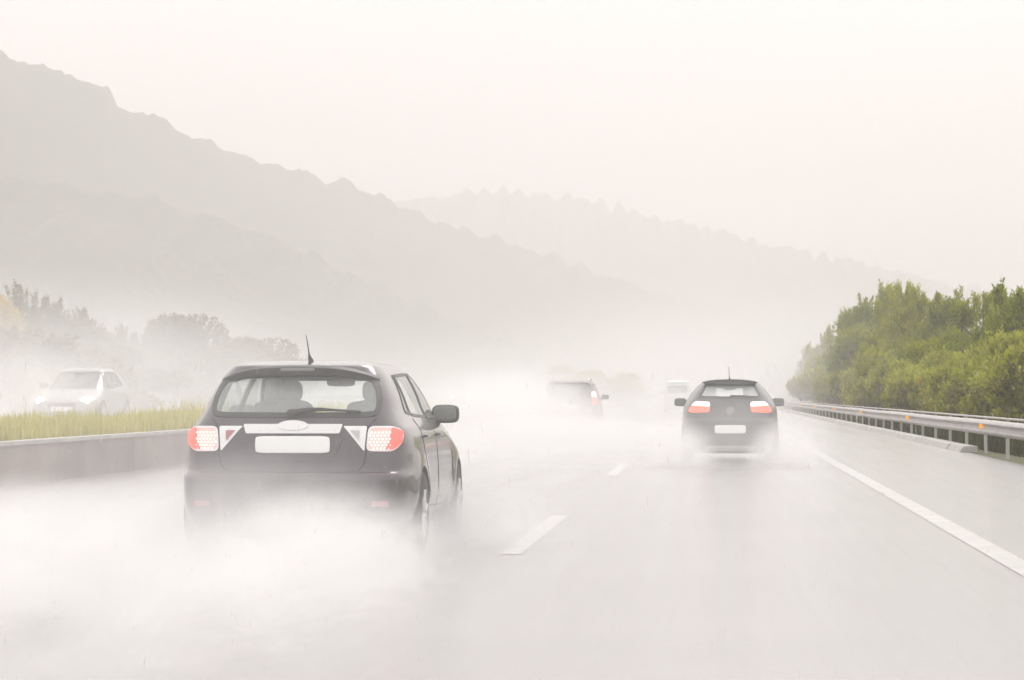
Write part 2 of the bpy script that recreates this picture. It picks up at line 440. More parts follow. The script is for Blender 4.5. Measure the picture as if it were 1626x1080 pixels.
def band(mb, outer, inner, f, off=0.005, back=0.012):
    n = len(outer)
    def g(u, v, o):
        e = 0.004; p = f(u, v); nn = (f(u + e, v) - f(u - e, v)).cross(f(u, v + e) - f(u, v - e))
        if nn.length < 1e-12: return p
        nn.normalize()
        if nn.dot(p - Vector((0, 2.2, 0.7))) < 0: nn = -nn
        return p + nn * o
    vs = [g(*p, off - back) for p in outer] + [g(*p, off) for p in outer] + [g(*p, off) for p in inner] + [g(*p, off - back) for p in inner]; fs = []
    for k in range(3):
        for i in range(n):
            a = k * n + i; b = k * n + (i + 1) % n; fs.append((a, b, b + n, a + n))
    return mb.add(vs, fs)

def wheel(parent, x, y, r, wd, sx):
    t = MB().lathe([(-wd/2, r*0.62), (-wd/2, r*0.93), (-wd*0.42, r), (wd*0.42, r), (wd/2, r*0.93), (wd/2, r*0.62)], (x, y, r), n=36).build('wheel', M['rubber'], parent)
    q = MB(); ox = sx * wd * 0.38
    q.lathe([(ox, r*0.64), (ox + sx*0.02, r*0.60), (ox - sx*0.03, r*0.55), (ox - sx*0.035, 0.001)], (x, y, r), n=32)
    for k in range(6):
        a = k * math.pi / 3 + 0.3
        c0 = Vector((x + ox + sx*0.005, y + math.cos(a)*0.04, r + math.sin(a)*0.04)); c1 = Vector((x + ox + sx*0.012, y + math.cos(a)*r*0.58, r + math.sin(a)*r*0.58))
        q.tube([c0, c1], [0.03, 0.022], 6)
    q.sup((x + ox, y, r), (0.02, 0.05, 0.05), 2.2, 12, 8)
    q.build('rim', M['alloy'], t)
    return t

def make_car(loc, rz, label, cat, spec, name='car'):
    S = Shell(spec['w'], spec['r'], spec['f'], spec['z0'], spec['z1'], spec['top'], spec.get('nr', 7), spec.get('nf', 5), spec['arches'], spec.get('flare', 0.02), spec.get('wr', 0.35))
    root = empty(name, loc, rz); tag(root, label, cat)
    root_children = {}
    rg = spec['rear_glass']; wg = spec['windscreen']; sgs = spec['side_glass']
    paint = spec['paint']
    hr = [inset(rg, 0.02)]; hf = [inset(wg, 0.02)]; hs_ = [inset(p, 0.012) for p in sgs]
    body = S.mesh(hr, hs_, hf, *spec.get('res', (26, 64, 74))).build('body', paint, root, angle=50)
    normals_fix(body)
    bi = spec.get('frit', 0.035)
    fr = MB(); band(fr, rg, inset(rg, bi), S.rear, 0.006, 0.02)
    fr = fr.build('rear_window_frame', M['black'], root)
    gl = patch(MB(), inset(rg, bi * 0.7), S.rear, 0.001, rim=False).build('rear_window', spec.get('gm', M['glass']), root)
    ws = patch(MB(), inset(wg, 0.02), S.front, 0.001, rim=False).build('windscreen', spec.get('wm', M['screen']), root)
    wf = MB(); band(wf, wg, inset(wg, 0.04), S.front, 0.005, 0.02); wf.build('windscreen_frame', M['black'], ws)
    for sx in (-1, 1):
        f = lambda u, v, sx=sx: S.side(sx, u, v)
        for p in sgs:
            o = patch(MB(), inset(p, 0.012), f, 0.001, rings=4, rim=False).build('side_window', spec.get('gm', M['glass']), root)
            b = MB(); band(b, p, inset(p, 0.022), f, 0.005, 0.02); b.build('window_trim', M['black'], o)
    # wheels
    for (ay, az) in S.arches:
        for sx in (-1, 1):
            wheel(root, sx * (S.w(0.5) - 0.085), ay, spec.get('rad', 0.315), 0.205, sx)
    # arch liners
    for (ay, az) in S.arches:
        q = MB()
        for sx in (-1, 1):
            pts_o = []; pts_i = []
            for k in range(17):
                a = -0.25 + (math.pi + 0.5) * k / 16
                yy = ay + (S.wr + 0.01) * math.cos(a); zz = az + (S.wr + 0.01) * math.sin(a)
                pts_o.append(S.side(sx, yy, max(zz, S.z0))); pts_i.append(Vector((sx * (S.w(0.5) - 0.32), yy, max(zz, S.z0))))
            vs = pts_o + pts_i; q.add(vs, [(k, k + 1, k + 18, k + 17) for k in range(16)] + [tuple(range(17, 34))])
        q.build('wheel_arch_liner', M['black'], root)
    # cabin
    zb = spec['seat_z']
    q = MB()
    for (yy, xs) in ((spec['seat_y'][0], (-0.37, 0.37)), (spec['seat_y'][1], (-0.37, 0.37))):
        dz = -0.17 if yy == spec['seat_y'][0] else 0.0
        for x in xs:
            q2 = MB(); q2.sup((x, yy, zb + dz), (0.25, 0.08, 0.32), 4, 20, 14)
            o = q2.build('seat', M['seat'], root)
            MB().sup((x, yy + 0.02, zb + dz + 0.39), (0.125, 0.055, 0.09), 3.2, 16, 12).build('headrest', M['seat'], o)
    MB().sup((0, spec['dash_y'], spec['dash_z']), (0.68, 0.22, 0.10), 5, 24, 10).build('dashboard', M['seat'], root)
    MB().sup((0.0, spec['dash_y'] - 0.42, spec['top'] - 0.16), (0.12, 0.02, 0.035), 3.5, 16, 10).build('interior_mirror', M['black'], root)
    MB().box(-0.7, 0.7, 0.5, spec['dash_y'], 0.28, 0.32).build('cabin_floor', M['seat'], root, False)
    # door mirrors
    for sx in (-1, 1):
        mx_, my_, mz_ = spec['mirror']
        q = MB(); q.sup((sx * mx_, my_, mz_), (0.115, 0.07, 0.078), 3.6, 24, 16)
        q.tube([(sx * (mx_ - 0.16), my_ + 0.05, mz_ - 0.07), (sx * (mx_ - 0.08), my_ + 0.02, mz_ - 0.045)], [0.035, 0.025], 8)
        mo = q.build('door_mirror', spec.get('mm', M['black']), root)
        MB().sup((sx * mx_, my_ - 0.066, mz_ + 0.002), (0.095, 0.01, 0.06), 4, 20, 10).build('mirror_glass', M['mirror'], mo)
    # antenna
    if spec.get('antenna'):
        ax, ay, l = spec['antenna']; z = spec['top'] - 0.012
        q = MB(); q.tube([(ax, ay, z), (ax - 0.01, ay - 0.02, z + 0.035), (ax - 0.012, ay - 0.03, z + 0.06), (ax - 0.022, ay - 0.10, z + l)], [0.022, 0.014, 0.006, 0.003], 8)
        q.build('antenna', M['black'], root)
    # number plate
    if spec.get('plate'):
        px, pz, pw, ph = spec['plate']
        y = S.rear(px, pz).y
        q = MB(); q.sup((px, y - 0.004, pz), (pw / 2, 0.010, ph / 2), 9, 32, 10)
        pl = q.build('licence_plate', M['plate'], root)
    return root, S

def seam(mb, pts, f, r=0.004, off=0.001, closed=False):
    q = [f(*p) for p in pts]
    if closed: q.append(q[0])
    return mb.tube(q, r, 5)

# ------------------------------------------------------------------ the setting
def sheet(name, x0, x1, y0, y1, z, m, nx=2, ny=2, hz=None):
    mb = MB(); vs = []; fs = []
    for j in range(ny + 1):
        for i in range(nx + 1):
            x = x0 + (x1 - x0) * i / nx; y = y0 + (y1 - y0) * j / ny
            vs.append((x, y, z + (hz(x, y) if hz else 0)))
    for j in range(ny):
        for i in range(nx): a = j * (nx + 1) + i; fs.append((a, a + 1, a + nx + 2, a + nx + 1))
    mb.add(vs, fs); o = mb.build(name, m, None, True); tag(o, kind='structure'); return o

LANE = 3.7; XD = -1.55; XR = 2.17; XK = 5.3; XB = -9.3; HB = 0.6
sheet('ground', -1500, 1500, -60, 2600, -0.12, M['ground'], 60, 60)
road = sheet('road', XB - 0.02, XK + 0.1, -30, 900, 0.0, M['asphalt'], 4, 40)
OZ = 0.42
opp = sheet('opposite_carriageway', -27.5, -14.0, -30, 900, OZ, M['asphalt'], 4, 40)
def marks(name, rects, z):
    mb = MB()
    for (x0, x1, y0, y1) in rects:
        n = max(1, int((y1 - y0) / 6)); jit = lambda: random.uniform(-0.006, 0.006)
        vs = []; 
        for k in range(n + 1):
            y = y0 + (y1 - y0) * k / n; vs += [(x0 + jit(), y, z), (x1 + jit(), y, z)]
        mb.add(vs, [(2*k, 2*k+1, 2*k+3, 2*k+2) for k in range(n)])
    return tag(mb.build(name, M['marking'], None, False), kind='structure')
# one dash of the photograph runs from y = 882 to y = 820: 19.1 m to 25.3 m
DL, DP, D0 = 6.2, 19.0, 19.2
dash = []
for k in range(-1, 30):
    y = D0 + k * DP
    dash.append((XD - 0.07, XD + 0.09, y, y + DL)); dash.append((XD - LANE - 0.08, XD - LANE + 0.08, y - 1.5, y - 1.5 + DL))
marks('road_dashes', dash, 0.003)
marks('road_edge_line', [(XR - 0.10, XR + 0.11, -20, 800)], 0.003)
marks('opposite_road_markings', [(-18.1, -17.95, y, y + 5) for y in range(40, 400, 14)] + [(-14.8, -14.6, -20, 700)], OZ + 0.005)

# right verge with its earth bank
def bank(x, y):
    t = min(1, max(0, (x - 6.6) / 6)); return t * t * (3 - 2 * t) * 1.6 + 0.05 * noise.noise(Vector((x * 0.8, y * 0.4, 0)))
sheet('verge', XK + 0.1, 60, -20, 420, -0.03, M['soil'], 60, 220, bank)
# median planter soil
def medz(x, y): return 0.04 * noise.noise(Vector((x, y * 0.5, 3))) - 0.25 * max(0, (-x - 10.5) / 3.4)
sheet('median', -14.0, XB - 0.18, -30, 420, HB - 0.06, M['soil'], 12, 220, medz)

# median barrier: low concrete wall with a pale coping edge
mb = MB()
for y0 in range(-30, 420, 10):
    mb.box(XB - 0.18, XB, y0 + 0.012, y0 + 9.988, -0.05, HB - 0.055)
o = tag(mb.build('median_barrier', M['concrete'], None, False), 'low dark wet concrete barrier wall holding up the grassy median', 'barrier')
mb = MB()
for y0 in range(-30, 420, 10): mb.box(XB - 0.21, XB + 0.025, y0 + 0.006, y0 + 9.994, HB - 0.055, HB)
mb.build('coping', M['concrete_pale'], o, False)

# right kerb: low concrete blocks that end near the camera
KE = 54.0
mb = MB(); y = KE
while y < 330:
    L_ = 3.0; j = random.uniform(-0.012, 0.012)
    x0, x1 = XK - 0.02 + j, XK + 0.28 + j
    vs = [(x0 - 0.08, y + 0.01, 0), (x1, y + 0.01, 0), (x1, y + 0.01, 0.13), (x0, y + 0.01, 0.13), (x0 - 0.08, y + L_, 0), (x1, y + L_, 0), (x1, y + L_, 0.13), (x0, y + L_, 0.13)]
    mb.add(vs, [(0, 1, 2, 3), (7, 6, 5, 4), (0, 3, 7, 4), (3, 2, 6, 7), (1, 5, 6, 2)])
    y += L_
tag(mb.build('kerb', M['concrete_pale'], None, False), 'pale low concrete kerb under the right guardrail with a broken near end', 'kerb')

# ------------------------------------------------------------------ right guardrail
XG = 5.72
gr = empty('guardrail', (XG, 30, 0)); tag(gr, 'long grey steel guardrail with orange reflectors in front of the green bushes', 'guardrail')
prof = [(0.0, 0.78), (-0.035, 0.775), (-0.05, 0.755), (-0.095, 0.72), (-0.098, 0.69), (-0.03, 0.65), (-0.008, 0.625), (-0.008, 0.596), (-0.03, 0.57), (-0.098, 0.53), (-0.095, 0.50), (-0.05, 0.465), (-0.035, 0.445), (0.0, 0.44)]
prof = [(a, 0.375 + (b - 0.44) * 0.93) for a, b in prof]
def rail(prof, parent, name, y0, y1, step=4.0):
    q = MB(); y = y0
    while y < y1:
        dz = 0.006 * math.sin(y * 1.3); a = []
        for yy, s in ((y, 0.0), (y + step + 0.25, 0.004)):
            a += [(px_ - s, yy - 30, pz_ + dz) for px_, pz_ in prof] + [(px_ - s + 0.004, yy - 30, pz_ + dz) for px_, pz_ in reversed(prof)]
        n = 2 * len(prof)
        q.add(a, [(i, (i + 1) % n, (i + 1) % n + n, i + n) for i in range(n)] + [tuple(range(n))])
        y += step
    return q.build(name, M['steel'], parent, True, 60)
rail(prof, gr, 'rail', 22, 330)
# thin top rail set back above the beam, standing for its upper edge
q = MB(); q.tube([(0.04, -8, 0.745), (0.04, 300, 0.745)], 0.022, 8); q.build('top_rail', M['steel'], gr)
n_posts = 0
y = 26.0
pst = None
while y < 330 and n_posts < 78:
    if pst is None:
        q = MB()
        q.box(-0.005, 0.0, -0.06, 0.06, -0.2, 0.66); q.box(0.0, 0.055, -0.06, -0.054, -0.2, 0.73); q.box(0.0, 0.055, 0.054, 0.06, -0.2, 0.73)
        pst = q.build('post', M['steel'], gr, False); pst.location = (0.01, y - 30, 0)
    else:
        o = pst.copy(); C.objects.link(o); o.parent = gr; o.location = (0.01, y - 30, 0)
    y += 4.0; n_posts += 1
# reflectors read off the photograph: x = 1551, 1437, 1365
q = MB(); q.box(-0.012, 0.012, -0.03, 0.03, -0.055, 0.055); q.box(-0.016, 0.016, -0.02, -0.012, -0.06, 0.06)
ref = None
for yy in (34, 53.6, 73.7, 96.5, 118, 140, 162):
    if ref is None:
        q = MB(); q.sup((0, 0, 0), (0.045, 0.012, 0.05), 4, 20, 10); q.tube([(0, 0.01, 0), (0.04, 0.01, -0.0)], 0.012, 6); ref = q.build('reflector', M['amber'], gr); r_ = ref
    else: r_ = ref.copy(); C.objects.link(r_); r_.parent = gr
    r_.location = (-0.10, yy - 30, 0.56)

# guardrail on the far edge of the opposite carriageway
og = empty('guardrail', (-27.0, 60, OZ)); tag(og, 'pale distant guardrail along the far edge of the opposite carriageway on the left', 'guardrail')
q = MB()
y = 30
while y < 300:
    a = []
    for yy in (y, y + 4.2): a += [(-px_, yy - 60, pz_ + 0.1) for px_, pz_ in prof] + [(-px_ - 0.004, yy - 60, pz_ + 0.1) for px_, pz_ in reversed(prof)]
    n = 2 * len(prof); q.add(a, [(i, (i + 1) % n, (i + 1) % n + n, i + n) for i in range(n)]); y += 4
q.build('rail', M['concrete_pale'], og, True, 60)
pst = None
for k in range(60):
    if pst is None: q = MB(); q.box(-0.06, 0.0, -0.05, 0.05, -0.5, 0.86); pst = q.build('post', M['steel'], og, False); o = pst
    else: o = pst.copy(); C.objects.link(o); o.parent = og
    o.location = (-0.005, k * 4.0 - 30, 0)

# lamp post, faint on the right
lp = empty('lamp_post', (5.2 + 1.2, 300, 0)); tag(lp, 'tall thin lamp post barely visible in the haze left of the green bushes', 'lamp post')
lp.location = (P(1215, 600, 360).x, 360, 0)
MB().tube([(0, 0, -0.2), (0, 0, 0.6), (0, 0, 6), (0, 0, 11.2)], [0.11, 0.09, 0.07, 0.05], 12).build('pole', M['steel'], lp)
MB().sup((0, 0, 11.3), (0.14, 0.5, 0.12), 3, 20, 10).build('lamp_head', M['steel'], lp)

# ------------------------------------------------------------------ hills
def hill(name, ridge, dist, base_d, m, x0=-700, x1=2000, step=3.0, rows=150, lump=3.6, ls=0.115):
    """ridge: photograph pixels of the skyline; dist(px): how far away the crest stands"""
    rp = pch(ridge); cols = int((x1 - x0) / step); vs = []; fs = []
    for i in range(cols + 1):
        px = x0 + i * step; D = dist(px); top = P(px, rp(px), D); bx = P(px, 627, base_d(px))
        for j in range(rows + 1):
            t = j / rows
            if t <= 0.85:
                u = t / 0.85; s = u ** 1.15
                h = top.z * (u ** 1.35)
                x = bx.x + (top.x - bx.x) * s; y = bx.y + (top.y - bx.y) * s
                vn = Vector((x * 0.006, y * 0.006, 1.7))
                h += noise.fractal(vn, 1.0, 2.1, 4) * 7 * math.sin(math.pi * min(1, u)) ** 1.5 * min(1, top.z / 40) * (1 - u)
            else:
                u = (t - 0.85) / 0.15; x = top.x * (1 + 0.35 * u); y = top.y * (1 + 0.35 * u); h = top.z * (1 - 0.5 * u * u) + 0.0
            e = min(1, t * 8)
            v = Vector((x * ls, y * ls, 0)); dd, pp = noise.voronoi(v)
            l = math.sqrt(max(0, 1 - min(1, dd[0] * 1.15) ** 2)) * lump * (0.75 + 0.5 * noise.noise(v * 0.5)) * e * (1.0 if 0.80 < t < 0.92 else 0.3)
            l += noise.noise(v * 2.3) * lump * (0.2 if 0.80 < t < 0.92 else 0.06) * e
            l += (2.0 * abs(noise.noise(Vector((x * 0.06, 1.3, 7)))) + 4.6 * (0.5 + noise.noise(Vector((x * 0.16, 4.1, 2))))) * max(0, min(1, (t - 0.6) * 5)) * lump / 4.0
            vs.append((x, y, max(-2, h - 3.5 + l)))
    for i in range(cols):
        for j in range(rows): a = i * (rows + 1) + j; fs.append((a, a + 1, a + rows + 2, a + rows + 1))
    mb = MB(); mb.add(vs, fs)
    o = mb.build(name, m, None, True, 180); tag(o, kind='structure'); return o
ridge1 = [(-700, -150), (-350, -10), (0, 84), (60, 104), (110, 126), (172, 142), (190, 172), (250, 187), (290, 208), (350, 234), (420, 255), (500, 283), (560, 297), (600, 315), (650, 337), (720, 362), (800, 388), (860, 408), (915, 424), (960, 440), (1020, 460), (1080, 478), (1150, 492), (1250, 515), (1400, 560), (1600, 600), (2000, 640)]
ridge2 = [(-700, 220), (-300, 262), (0, 288), (120, 300), (200, 315), (300, 338), (400, 372), (480, 405), (560, 440), (640, 480), (720, 515), (800, 545), (900, 575), (1000, 600), (1200, 640), (2000, 700)]
ridge3 = [(-700, 500), (300, 420), (560, 345), (640, 326), (700, 316), (760, 311), (850, 315), (950, 330), (1040, 350), (1100, 362), (1200, 388), (1300, 412), (1420, 440), (1500, 458), (1600, 480), (1700, 500), (2000, 560)]
hill('hill', ridge1, lambda p: 820 + 0.48 * max(-300, p), lambda p: 640 + 0.3 * max(-300, p), M['forest'], x0=-500, x1=1650)
hill('hill', ridge2, lambda p: 690 + 0.32 * max(-300, p), lambda p: 500 + 0.22 * max(-300, p), M['forest'], x0=-500, x1=1250, rows=110, lump=3.6, ls=0.14)
hill('hill', ridge3, lambda p: 1720.0 + 0.05 * p, lambda p: 1350.0, M['forest'], x0=100, x1=2000, rows=70, lump=6.0, ls=0.08)

# ------------------------------------------------------------------ plants
def crown_mesh(name, m, W, H, n, seed, kind='pine', base=0.0):
    """foliage of many small upright shoots spread through several lumps"""
    rnd = random.Random(seed); mb = MB(); lumps = []
    nl = 16 if kind != 'dome' else 12
    for k in range(nl):
        a = rnd.uniform(0, 2 * math.pi); rr = math.sqrt(rnd.random()) * W * 0.36
        z = base + H * (0.12 + 0.72 * rnd.random() * (1 - 0.45 * (rr / (W * 0.36)) ** 2))
        lumps.append((Vector((rr * math.cos(a), rr * math.sin(a), z)), W * rnd.uniform(0.15, 0.25) , H * rnd.uniform(0.10, 0.17)))
    tops = []
    if kind == 'pine':
        for k in range(7):
            a = rnd.uniform(0, 6.28); rr = rnd.random() * W * 0.36
            tops.append((Vector((rr * math.cos(a), rr * math.sin(a), base + H * rnd.uniform(0.72, 0.80))), rnd.uniform(0.14, 0.27) * H))
    vs = []; fs = []
    def shoot(p, d, L, Wd, leaves):
        d = d.normalized(); u = d.orthogonal().normalized(); v = d.cross(u)
        for q in range(leaves):
            t = rnd.uniform(0, 1); a = rnd.uniform(0, 6.28)
            o = p + d * L * t; out = (u * math.cos(a) + v * math.sin(a)); dirn = (d * 1.0 + out * 0.8).normalized()
            tip = o + dirn * L * 0.55; side = dirn.cross(out).normalized()
            if side.length < 0.1: side = u
            side = side * Wd * (1.2 - t * 0.6)
            b = len(vs); vs.extend([o - side * 0.4, o + dirn * L * 0.25 + side, tip, o + dirn * L * 0.2 - side]); fs.append((b, b + 1, b + 2, b + 3))
    for k in range(n):
        c, rw, rh = rnd.choice(lumps)
        th = rnd.uniform(0, 6.28); cz = rnd.uniform(-0.7, 1); sr = math.sqrt(1 - cz * cz); rad = rnd.random() ** 0.25
        p = c + Vector((math.cos(th) * sr * rw, math.sin(th) * sr * rw, cz * rh)) * rad
        if p.z < base + 0.02: p.z = base + rnd.random() * 0.3
        d = Vector((math.cos(th) * sr * 0.7, math.sin(th) * sr * 0.7, 0.9 + 0.6 * cz)) + Vector((rnd.uniform(-.3, .3), rnd.uniform(-.3, .3), 0))
        L = rnd.uniform(0.22, 0.42) * (1.0 if kind == 'pine' else 0.8)
        shoot(p, d, L, 0.045 if kind == 'pine' else 0.065, 5)
    for (c, h) in tops:
        for b in range(rnd.randint(2, 4)):
            lean = Vector((rnd.uniform(-0.35, 0.35), rnd.uniform(-0.35, 0.35), 1)).normalized(); hh = h * rnd.uniform(0.7, 1)
            for q in range(26):
                t = q / 26; wob = Vector((math.cos(q * 2.4), math.sin(q * 2.4), 0)) * 0.10 * (1.25 - t)
                shoot(c + lean * hh * t + wob, lean + wob * 3, 0.30, 0.04, 5)
    mb.v = [tuple(v) for v in vs]; mb.f = fs
    o = mb.build(name, m, None, False)
    return o
def wood_mesh(W, H, seed, m, parent, name='trunk'):
    rnd = random.Random(seed); q = MB()
    q.tube([(0, 0, -0.3), (0.05, 0, H * 0.3), (0.0, 0.08, H * 0.6), (0.05, 0.03, H * 0.82)], [0.03 * H, 0.024 * H, 0.015 * H, 0.006 * H], 8)
    for k in range(9):
        a = rnd.uniform(0, 6.28); z = H * rnd.uniform(0.12, 0.6); L = W * rnd.uniform(0.22, 0.36)
        q.tube([(0.03, 0.03, z), (math.cos(a) * L * 0.5, math.sin(a) * L * 0.5, z + H * 0.08), (math.cos(a) * L, math.sin(a) * L, z + H * 0.2)], [0.012 * H, 0.008 * H, 0.003 * H], 6)
    return q.build(name, m, parent)

protos = {}
def plant(name, label, cat, group, key, x, y, z, sx, sz, rz, W=1, H=1, n=0, seed=0, m=None, kind='pine'):
    root = empty(name, (x, y, z), rz); root.scale = (sx, sx, sz); tag(root, label, cat, group)
    if key not in protos:
        c = crown_mesh('crown' if kind != 'shrub' else 'foliage', m, W, H, n, seed, kind); c.parent = root
        t = wood_mesh(W, H, seed, M['bark'], root, 'trunk' if kind != 'shrub' else 'stem')
        protos[key] = (c, t)
    else:
        for s in protos[key]:
            o = s.copy(); C.objects.link(o); o.parent = root
    return root

rr = random.Random(11)
# tall young pines along the top of the right bank: (photo x, photo y of top, lateral distance)
pines = [(1660, 440, 10.2), (1632, 446, 9.3), (1596, 488, 9.2), (1556, 466, 9.6), (1520, 474, 9.0), (1488, 468, 9.8), (1450, 456, 9.4), (1428, 480, 9.0),
         (1405, 456, 9.7), (1385, 478, 9.1), (1362, 498, 9.4), (1342, 522, 9.0), (1322, 533, 9.2), (1304, 543, 8.9), (1290, 555, 9.2)]
pl_lab = ['tall pine cut off by the right edge of the frame', 'pine with a tall dark spire near the right edge of the frame', 'rounded pine in the dip between the two right-hand crests of the bush row',
          'broad bright green pine above the second orange reflector', 'pine with short upright shoots behind the nearest orange reflector', 'pine with a spread brush of twigs right of the twin tallest crests',
          'pine with the right one of the twin tallest crests', 'pine filling the notch between the twin tallest crests', 'pine with the left one of the twin tallest crests', 'pine stepping down just left of the tallest crests',
          'grey green pine with a pointed top on the left slope of the bush row', 'hazy pine where the bush row starts to rise steeply', 'hazy rounded pine fourth from the far end of the pine row',
          'hazy pine third from the far end of the bush row', 'palest pine at the far left end of the bush row']
for i, (px, py, X) in enumerate(pines):
    Y = F * X / (px - VPX); zb = bank(X, Y) - 0.05
    top = P(px, py, Y).z; H = top - zb
    k = i % 4
    plant('pine_tree', pl_lab[i], 'pine tree', 'young pines along the right bank', 'pine%d' % k, X, Y, zb, H / 4.6 * (0.72 + 0.15 * rr.random()), H / 5.0, rr.uniform(0, 6.28),
          W=4.8, H=5.0, n=5200, seed=20 + k, m=M['pine'], kind='pine')
# lower shrubs in front of them, right behind the guardrail
low = [(a, b + 0.75, c) for a, b, c in [(1668, 7.3, 2.5), (1632, 7.5, 2.2), (1602, 7.2, 2.7), (1574, 7.5, 2.3), (1548, 7.3, 2.9), (1522, 7.6, 2.4), (1498, 7.3, 2.6), (1474, 7.5, 2.9), (1450, 7.3, 2.4), (1428, 7.6, 3.0), (1405, 7.4, 2.6),
       (1384, 7.6, 3.1), (1362, 7.4, 2.8), (1343, 7.6, 3.2), (1325, 7.4, 2.9), (1308, 7.5, 3.3), (1294, 7.5, 3.3)]]
sl = ['lime green low shrub behind the guardrail at the right edge of the frame', 'rusty tinged shrub behind the last visible guardrail post on the right', 'bright green shrub behind the guardrail right of the nearest orange reflector',
      'low olive shrub just right of the nearest orange reflector', 'tall mixed green shrub directly behind the nearest orange reflector', 'low shrub just left of the nearest orange reflector', 'brownish shrub above the broken end of the kerb',
      'olive shrub midway between the two nearest orange reflectors', 'low dull shrub just right of the second orange reflector', 'shrub directly behind the second orange reflector', 'low shrub left of the second orange reflector',
      'shrub just right of the third orange reflector', 'shrub directly behind the third orange reflector', 'grey olive shrub left of the third orange reflector', 'hazy shrub third from the far end of the low shrub row', 'pale hazy shrub second from the far end of the low row', 'palest low shrub where the guardrail fades away']
for i, (px, X, H) in enumerate(low):
    Y = F * X / (px - VPX); k = i % 3
    plant('shrub', sl[i], 'shrub', 'low shrubs behind the right guardrail', 'low%d' % k, X, Y, bank(X, Y) - 0.05, 0.72 + Y / 420, H / 2.4, rr.uniform(0, 6.28),
          W=3.2, H=2.4, n=3600, seed=50 + k, m=M['shrub'], kind='shrub')

# left side: beyond the opposite carriageway  (photo x, photo y of top, distance, width, key)
left = [(-14, 398, 108, 5.5, 'yel', 'autumn tree with yellow leaves at the left edge of the frame', 'autumn_tree'),
        (38, 462, 112, 5.0, 'lp0', 'dark green tree beside the yellow tree at the left edge', 'tree'),
        (88, 482, 120, 5.5, 'lp1', 'dark tree second to the right of the yellow tree', 'tree'),
        (135, 500, 132, 5.0, 'lp0', 'hazy low tree above the right headlight of the nearest oncoming car', 'tree'),
        (190, 520, 145, 6.0, 'lp1', 'low hazy tree just left of the tall pale tree', 'tree'),
        (275, 462, 165, 7.0, 'ld0', 'tall pale hazy tree standing above its neighbours on the left', 'tree'),
        (340, 512, 185, 7.5, 'ld1', 'broad hazy tree right of the tall pale tree', 'tree'),
        (392, 508, 195, 7.5, 'ld0', 'hazy round tree behind the left roof corner of the nearest car', 'tree'),
        (436, 540, 210, 6.5, 'ld1', 'low faint tree just left of the nearest car antenna', 'tree'),
        (232, 532, 150, 5.5, 'lp1', 'low faint tree under the tall pale tree', 'tree')]
for i, (px, py, Y, W, key, lab, nm) in enumerate(left):
    p = P(px, py, Y); H = p.z - 0.2; 
    mm = {'y': M['yellow'], 'l': M['dark_leaf']}[key[0]]
    W0, H0 = (6.0, 7.0)
    plant(nm, lab, 'tree', None if key == 'yel' else 'trees beyond the opposite carriageway', key, p.x, Y, 0.2, W / W0, H / H0, rr.uniform(0, 6), W=W0, H=H0, n=5200, seed=80 + len(protos), m=mm,
          kind='pine' if key.startswith('lp') else 'dome')
# undergrowth masses between and far median shrubs
ug = [(-20, 520, 96, 'dense undergrowth below the yellow tree'), (60, 540, 102, 'undergrowth behind the nearest oncoming car'), (120, 548, 112, 'undergrowth right of the nearest oncoming car'), (205, 556, 128, 'faint undergrowth in spray right of the oncoming car'),
      (300, 552, 150, 'faint undergrowth under the broad hazy tree'), (370, 552, 165, 'faint undergrowth left of the nearest car roof')]
for i, (px, py, Y, lab) in enumerate(ug):
    p = P(px, py, Y); H = p.z - 0.2
    plant('bush', lab, 'bush', 'undergrowth beyond the opposite carriageway', 'ug', p.x, Y, 0.2, 2.2, H / 2.6, rr.uniform(0, 6), W=4.4, H=2.6, n=4200, seed=101, m=M['dark_leaf'], kind='shrub')
for i, (px, py, Y, sx, lab) in enumerate([(950, 588, 250, 1.3, 'hazy bush on the median right of the car in heavy spray'), (985, 592, 262, 1.3, 'fainter bush on the median left of the distant white van'), (880, 580, 300, 1.6, 'very faint bush behind the roof of the car in heavy spray')]):
    p = P(px, py, Y); H = p.z - 0.3
    plant('bush', lab, 'bush', 'distant hazy bushes', 'ug2', p.x, Y, 0.3, sx, H / 2.6, rr.uniform(0, 6), W=4.4, H=2.6, n=3000, seed=131, m=M['shrub'], kind='shrub')

# grass
def blades(name, label, cat, n, xr, yf, zf, h, m, wdt=0.012, seed=1):
    rnd = random.Random(seed); vs = []; fs = []
    for k in range(n):
        y = yf(rnd.random()); x = rnd.uniform(*xr)
        cl = 0.35 + 0.95 * (0.5 + 0.5 * noise.noise(Vector((x * 0.9, y * 0.30, 5)))) + 0.5 * max(0, noise.noise(Vector((x * 0.3, y * 0.16, 2)))) + 0.35 * noise.noise(Vector((x * 3, y * 1.4, 9)))
        cl += 1.3 * max(0, noise.noise(Vector((x * 0.7, y * 0.42, 13))) - 0.22)
        H = h * cl * rnd.uniform(0.55, 1.15); a = rnd.uniform(0, 6.28); ln = rnd.uniform(0, 0.35) * H
        wx, wy = math.cos(a) * wdt * (1 + y * 0.012), math.sin(a) * wdt * (1 + y * 0.012); dx, dy = math.cos(a + 1.57) * ln, math.sin(a + 1.57) * ln
        z = zf(x, y); b = len(vs)
        vs += [(x - wx, y - wy, z), (x + wx, y + wy, z), (x + dx * .4 + wx * .7, y + dy * .4 + wy * .7, z + H * .6), (x + dx * .4 - wx * .7, y + dy * .4 - wy * .7, z + H * .6), (x + dx, y + dy, z + H)]
        fs += [(b, b + 1, b + 2, b + 3), (b + 3, b + 2, b + 4)]
    mb = MB(); mb.v = vs; mb.f = fs; o = mb.build(name, m, None, False)
    return tag(o, label, cat, kind='stuff')
yfar = lambda u: 28 + (u ** 2.2) * 300
